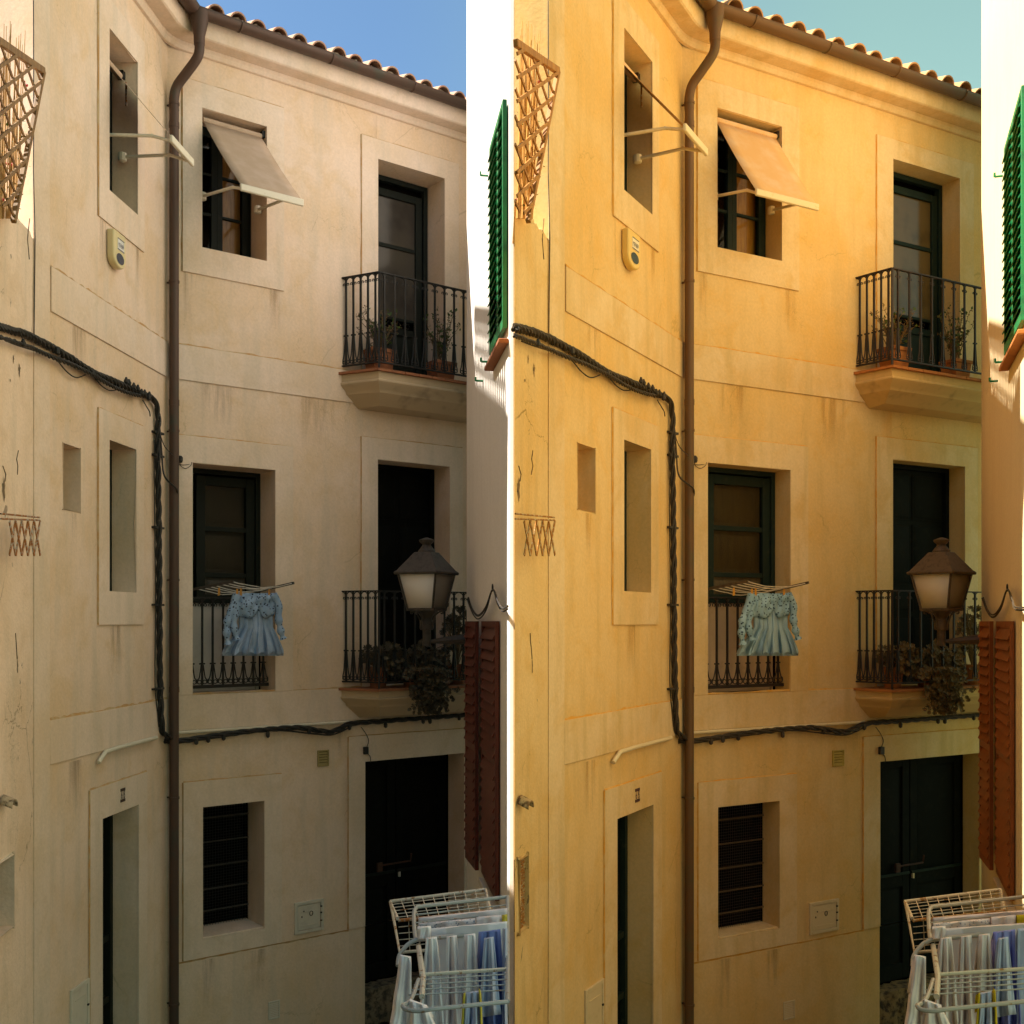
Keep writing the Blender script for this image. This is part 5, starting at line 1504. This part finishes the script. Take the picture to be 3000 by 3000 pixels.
        low = [[p_ + Vector((0, .020, .004)) for p_ in rows[q_]] for q_ in (NR // 2, NR // 4, 1)]
        m_ = MB(); m_.grid(low + back + rows)
        o_ = obj(name, m_, mat, parent, sharp=80, solid=.003)
        if parent is None: tag(o_, lab(label), cat, group)
        return o_
    R_ = min(XR, 1486) if A else 1560
    hang('sheet', 'folded white sheet furthest back on the airer, @W', P['lin_pink'], 5.52, ((1226, 2692), (R_, 2664)), ((1226, 2740), (R_, 2716)), 2, .008, 31)
    hang('cloth', 'speckled pale cloth in the second row of the airer, @W', P['lin_pattern'], 5.42, ((1226, 2708), (1392, 2694)), ((1226, 2750), (1392, 2740)), 3, .012, 32)
    hang('cloth', 'beige folded cloth right of the speckled one, airer of @W', P['lin_pink'], 5.41, ((1396, 2690), (1468, 2684)), ((1396, 2738), (1468, 2730)), 1.5, .012, 33)
    hang('cloth', 'yellow folded cloth at the back right of the airer, @W', P['lin_yellow'], 5.40, ((1471, 2684), (R_, 2682)), ((1471, 2730), (R_, 2728)), 1, .006, 34)
    hang('sheet', 'long white sheet behind the shirts on the airer, @W', P['lin_white'], 5.30, ((1258, 2724), (R_, 2703)), ((1258, 3010), (R_, 3010)), 3, .010, 35)
    hang('cloth', 'crumpled white cloth over the left end of the airer, @W', P['lin_white'], 5.19, ((1223, 2718), (1262, 2716)), ((1221, 2752), (1262, 2750)), 1.5, .012, 36)
    hang('shirt', 'white shirt hanging leftmost over the middle airer bar, @W', P['lin_white'], 5.05, ((1248, 2752), (1280, 2748)), ((1222, 3030), (1306, 3030)), 2.2, .035, 37)
    hang('shirt', 'pinkish shirt second from left on the middle airer bar, @W', P['lin_pink'], 5.04, ((1308, 2747), (1338, 2743)), ((1298, 3030), (1362, 3030)), 1.8, .035, 38)
    hang('shirt', 'white shirt third from left on the middle airer bar, @W', P['lin_white'], 5.03, ((1360, 2742), (1392, 2738)), ((1345, 2955), (1408, 2950)), 1.6, .03, 39)
    g_ = hang('shorts', 'white shorts with yellow edges on the front bar of the airer, @W', P['lin_pale'], 4.45, ((1364, 2912), (1404, 2906)), ((1356, 3030), (1412, 3030)), 2.0, .03, 40)
    hang('trim', '', P['lin_yellow'], 4.44, ((1357, 2916), (1363, 2911)), ((1350, 3030), (1357, 3030)), 1.0, .01, 50, parent=g_)
    hang('trim', '', P['lin_yellow'], 4.44, ((1403, 2899), (1408, 2906)), ((1408, 3030), (1415, 3030)), 1.0, .01, 51, parent=g_)
    hang('shirt', 'strong blue shirt over the middle bar of the airer, @W', P['lin_blue'], 5.06, ((1402, 2734), (1466, 2726)), ((1388, 3030), (1484, 3030)), 2.4, .045, 41)
    hang('shirt', 'pale blue shirt in front of the strong blue one, @W', P['lin_pale'], 4.98, ((1418, 2752), (1446, 2748)), ((1400, 2980), (1468, 2970)), 1.7, .03, 42)
    hang('shirt', 'pale blue shirt at the right end of the airer, @W', P['lin_pale'], 5.02, ((1473, 2724), (R_, 2722)), ((1470, 3030), (R_, 3030)), 1.2, .02, 43)
    hang('shirt', 'long white sleeve hanging off the left end of the airer, @W', P['lin_white'], 4.95, ((1172, 2800), (1204, 2806)), ((1138, 3030), (1204, 3030)), 1.3, .03, 44)
    hang('cloth', 'white cloth bunched on the front bar of the airer, @W', P['lin_white'], 4.28, ((1200, 2930), (1250, 2948)), ((1190, 3030), (1290, 3030)), 1.8, .03, 45)
    return P

PA = build_side('A')
PB = build_side('B')

# ------------------------------------------------------------------ unseen blocks added to shade the lane, beside and behind the viewer
def block(name, poly, z1, mat, label):
    m = MB(); n = len(poly)
    m.add([(x, y, GROUND) for x, y in poly] + [(x, y, z1) for x, y in poly], [tuple(range(n, 2 * n))] + [(i, (i + 1) % n, (i + 1) % n + n, i + n) for i in range(n)])
    T = thing(name, (poly[0][0], poly[0][1], GROUND), label, 'house')
    obj('wall', m, mat, T)
LANE = plaster('blocker_plaster', (.34, .28, .22), (.30, .23, .16), (.26, .22, .18))  # kept dark so the added blocks bounce little light
block('lane_sun_blocker', [(-3.3, -3.0), (-3.3, 6.3), (-8.0, 6.3), (-8.0, -3.0)], 7.6, LANE, 'tall plain block added out of view on the left to shade the lane')  # added sun blocker, keeps the washing in shade
block('rear_sky_blocker', [(-3.2, -1.2), (-3.2, -6.0), (0.4, -6.0), (0.4, -1.2)], 5.2, LANE, 'plain block added out of view behind the viewer to cut sky light')  # added sky blocker, darkens the lower fronts
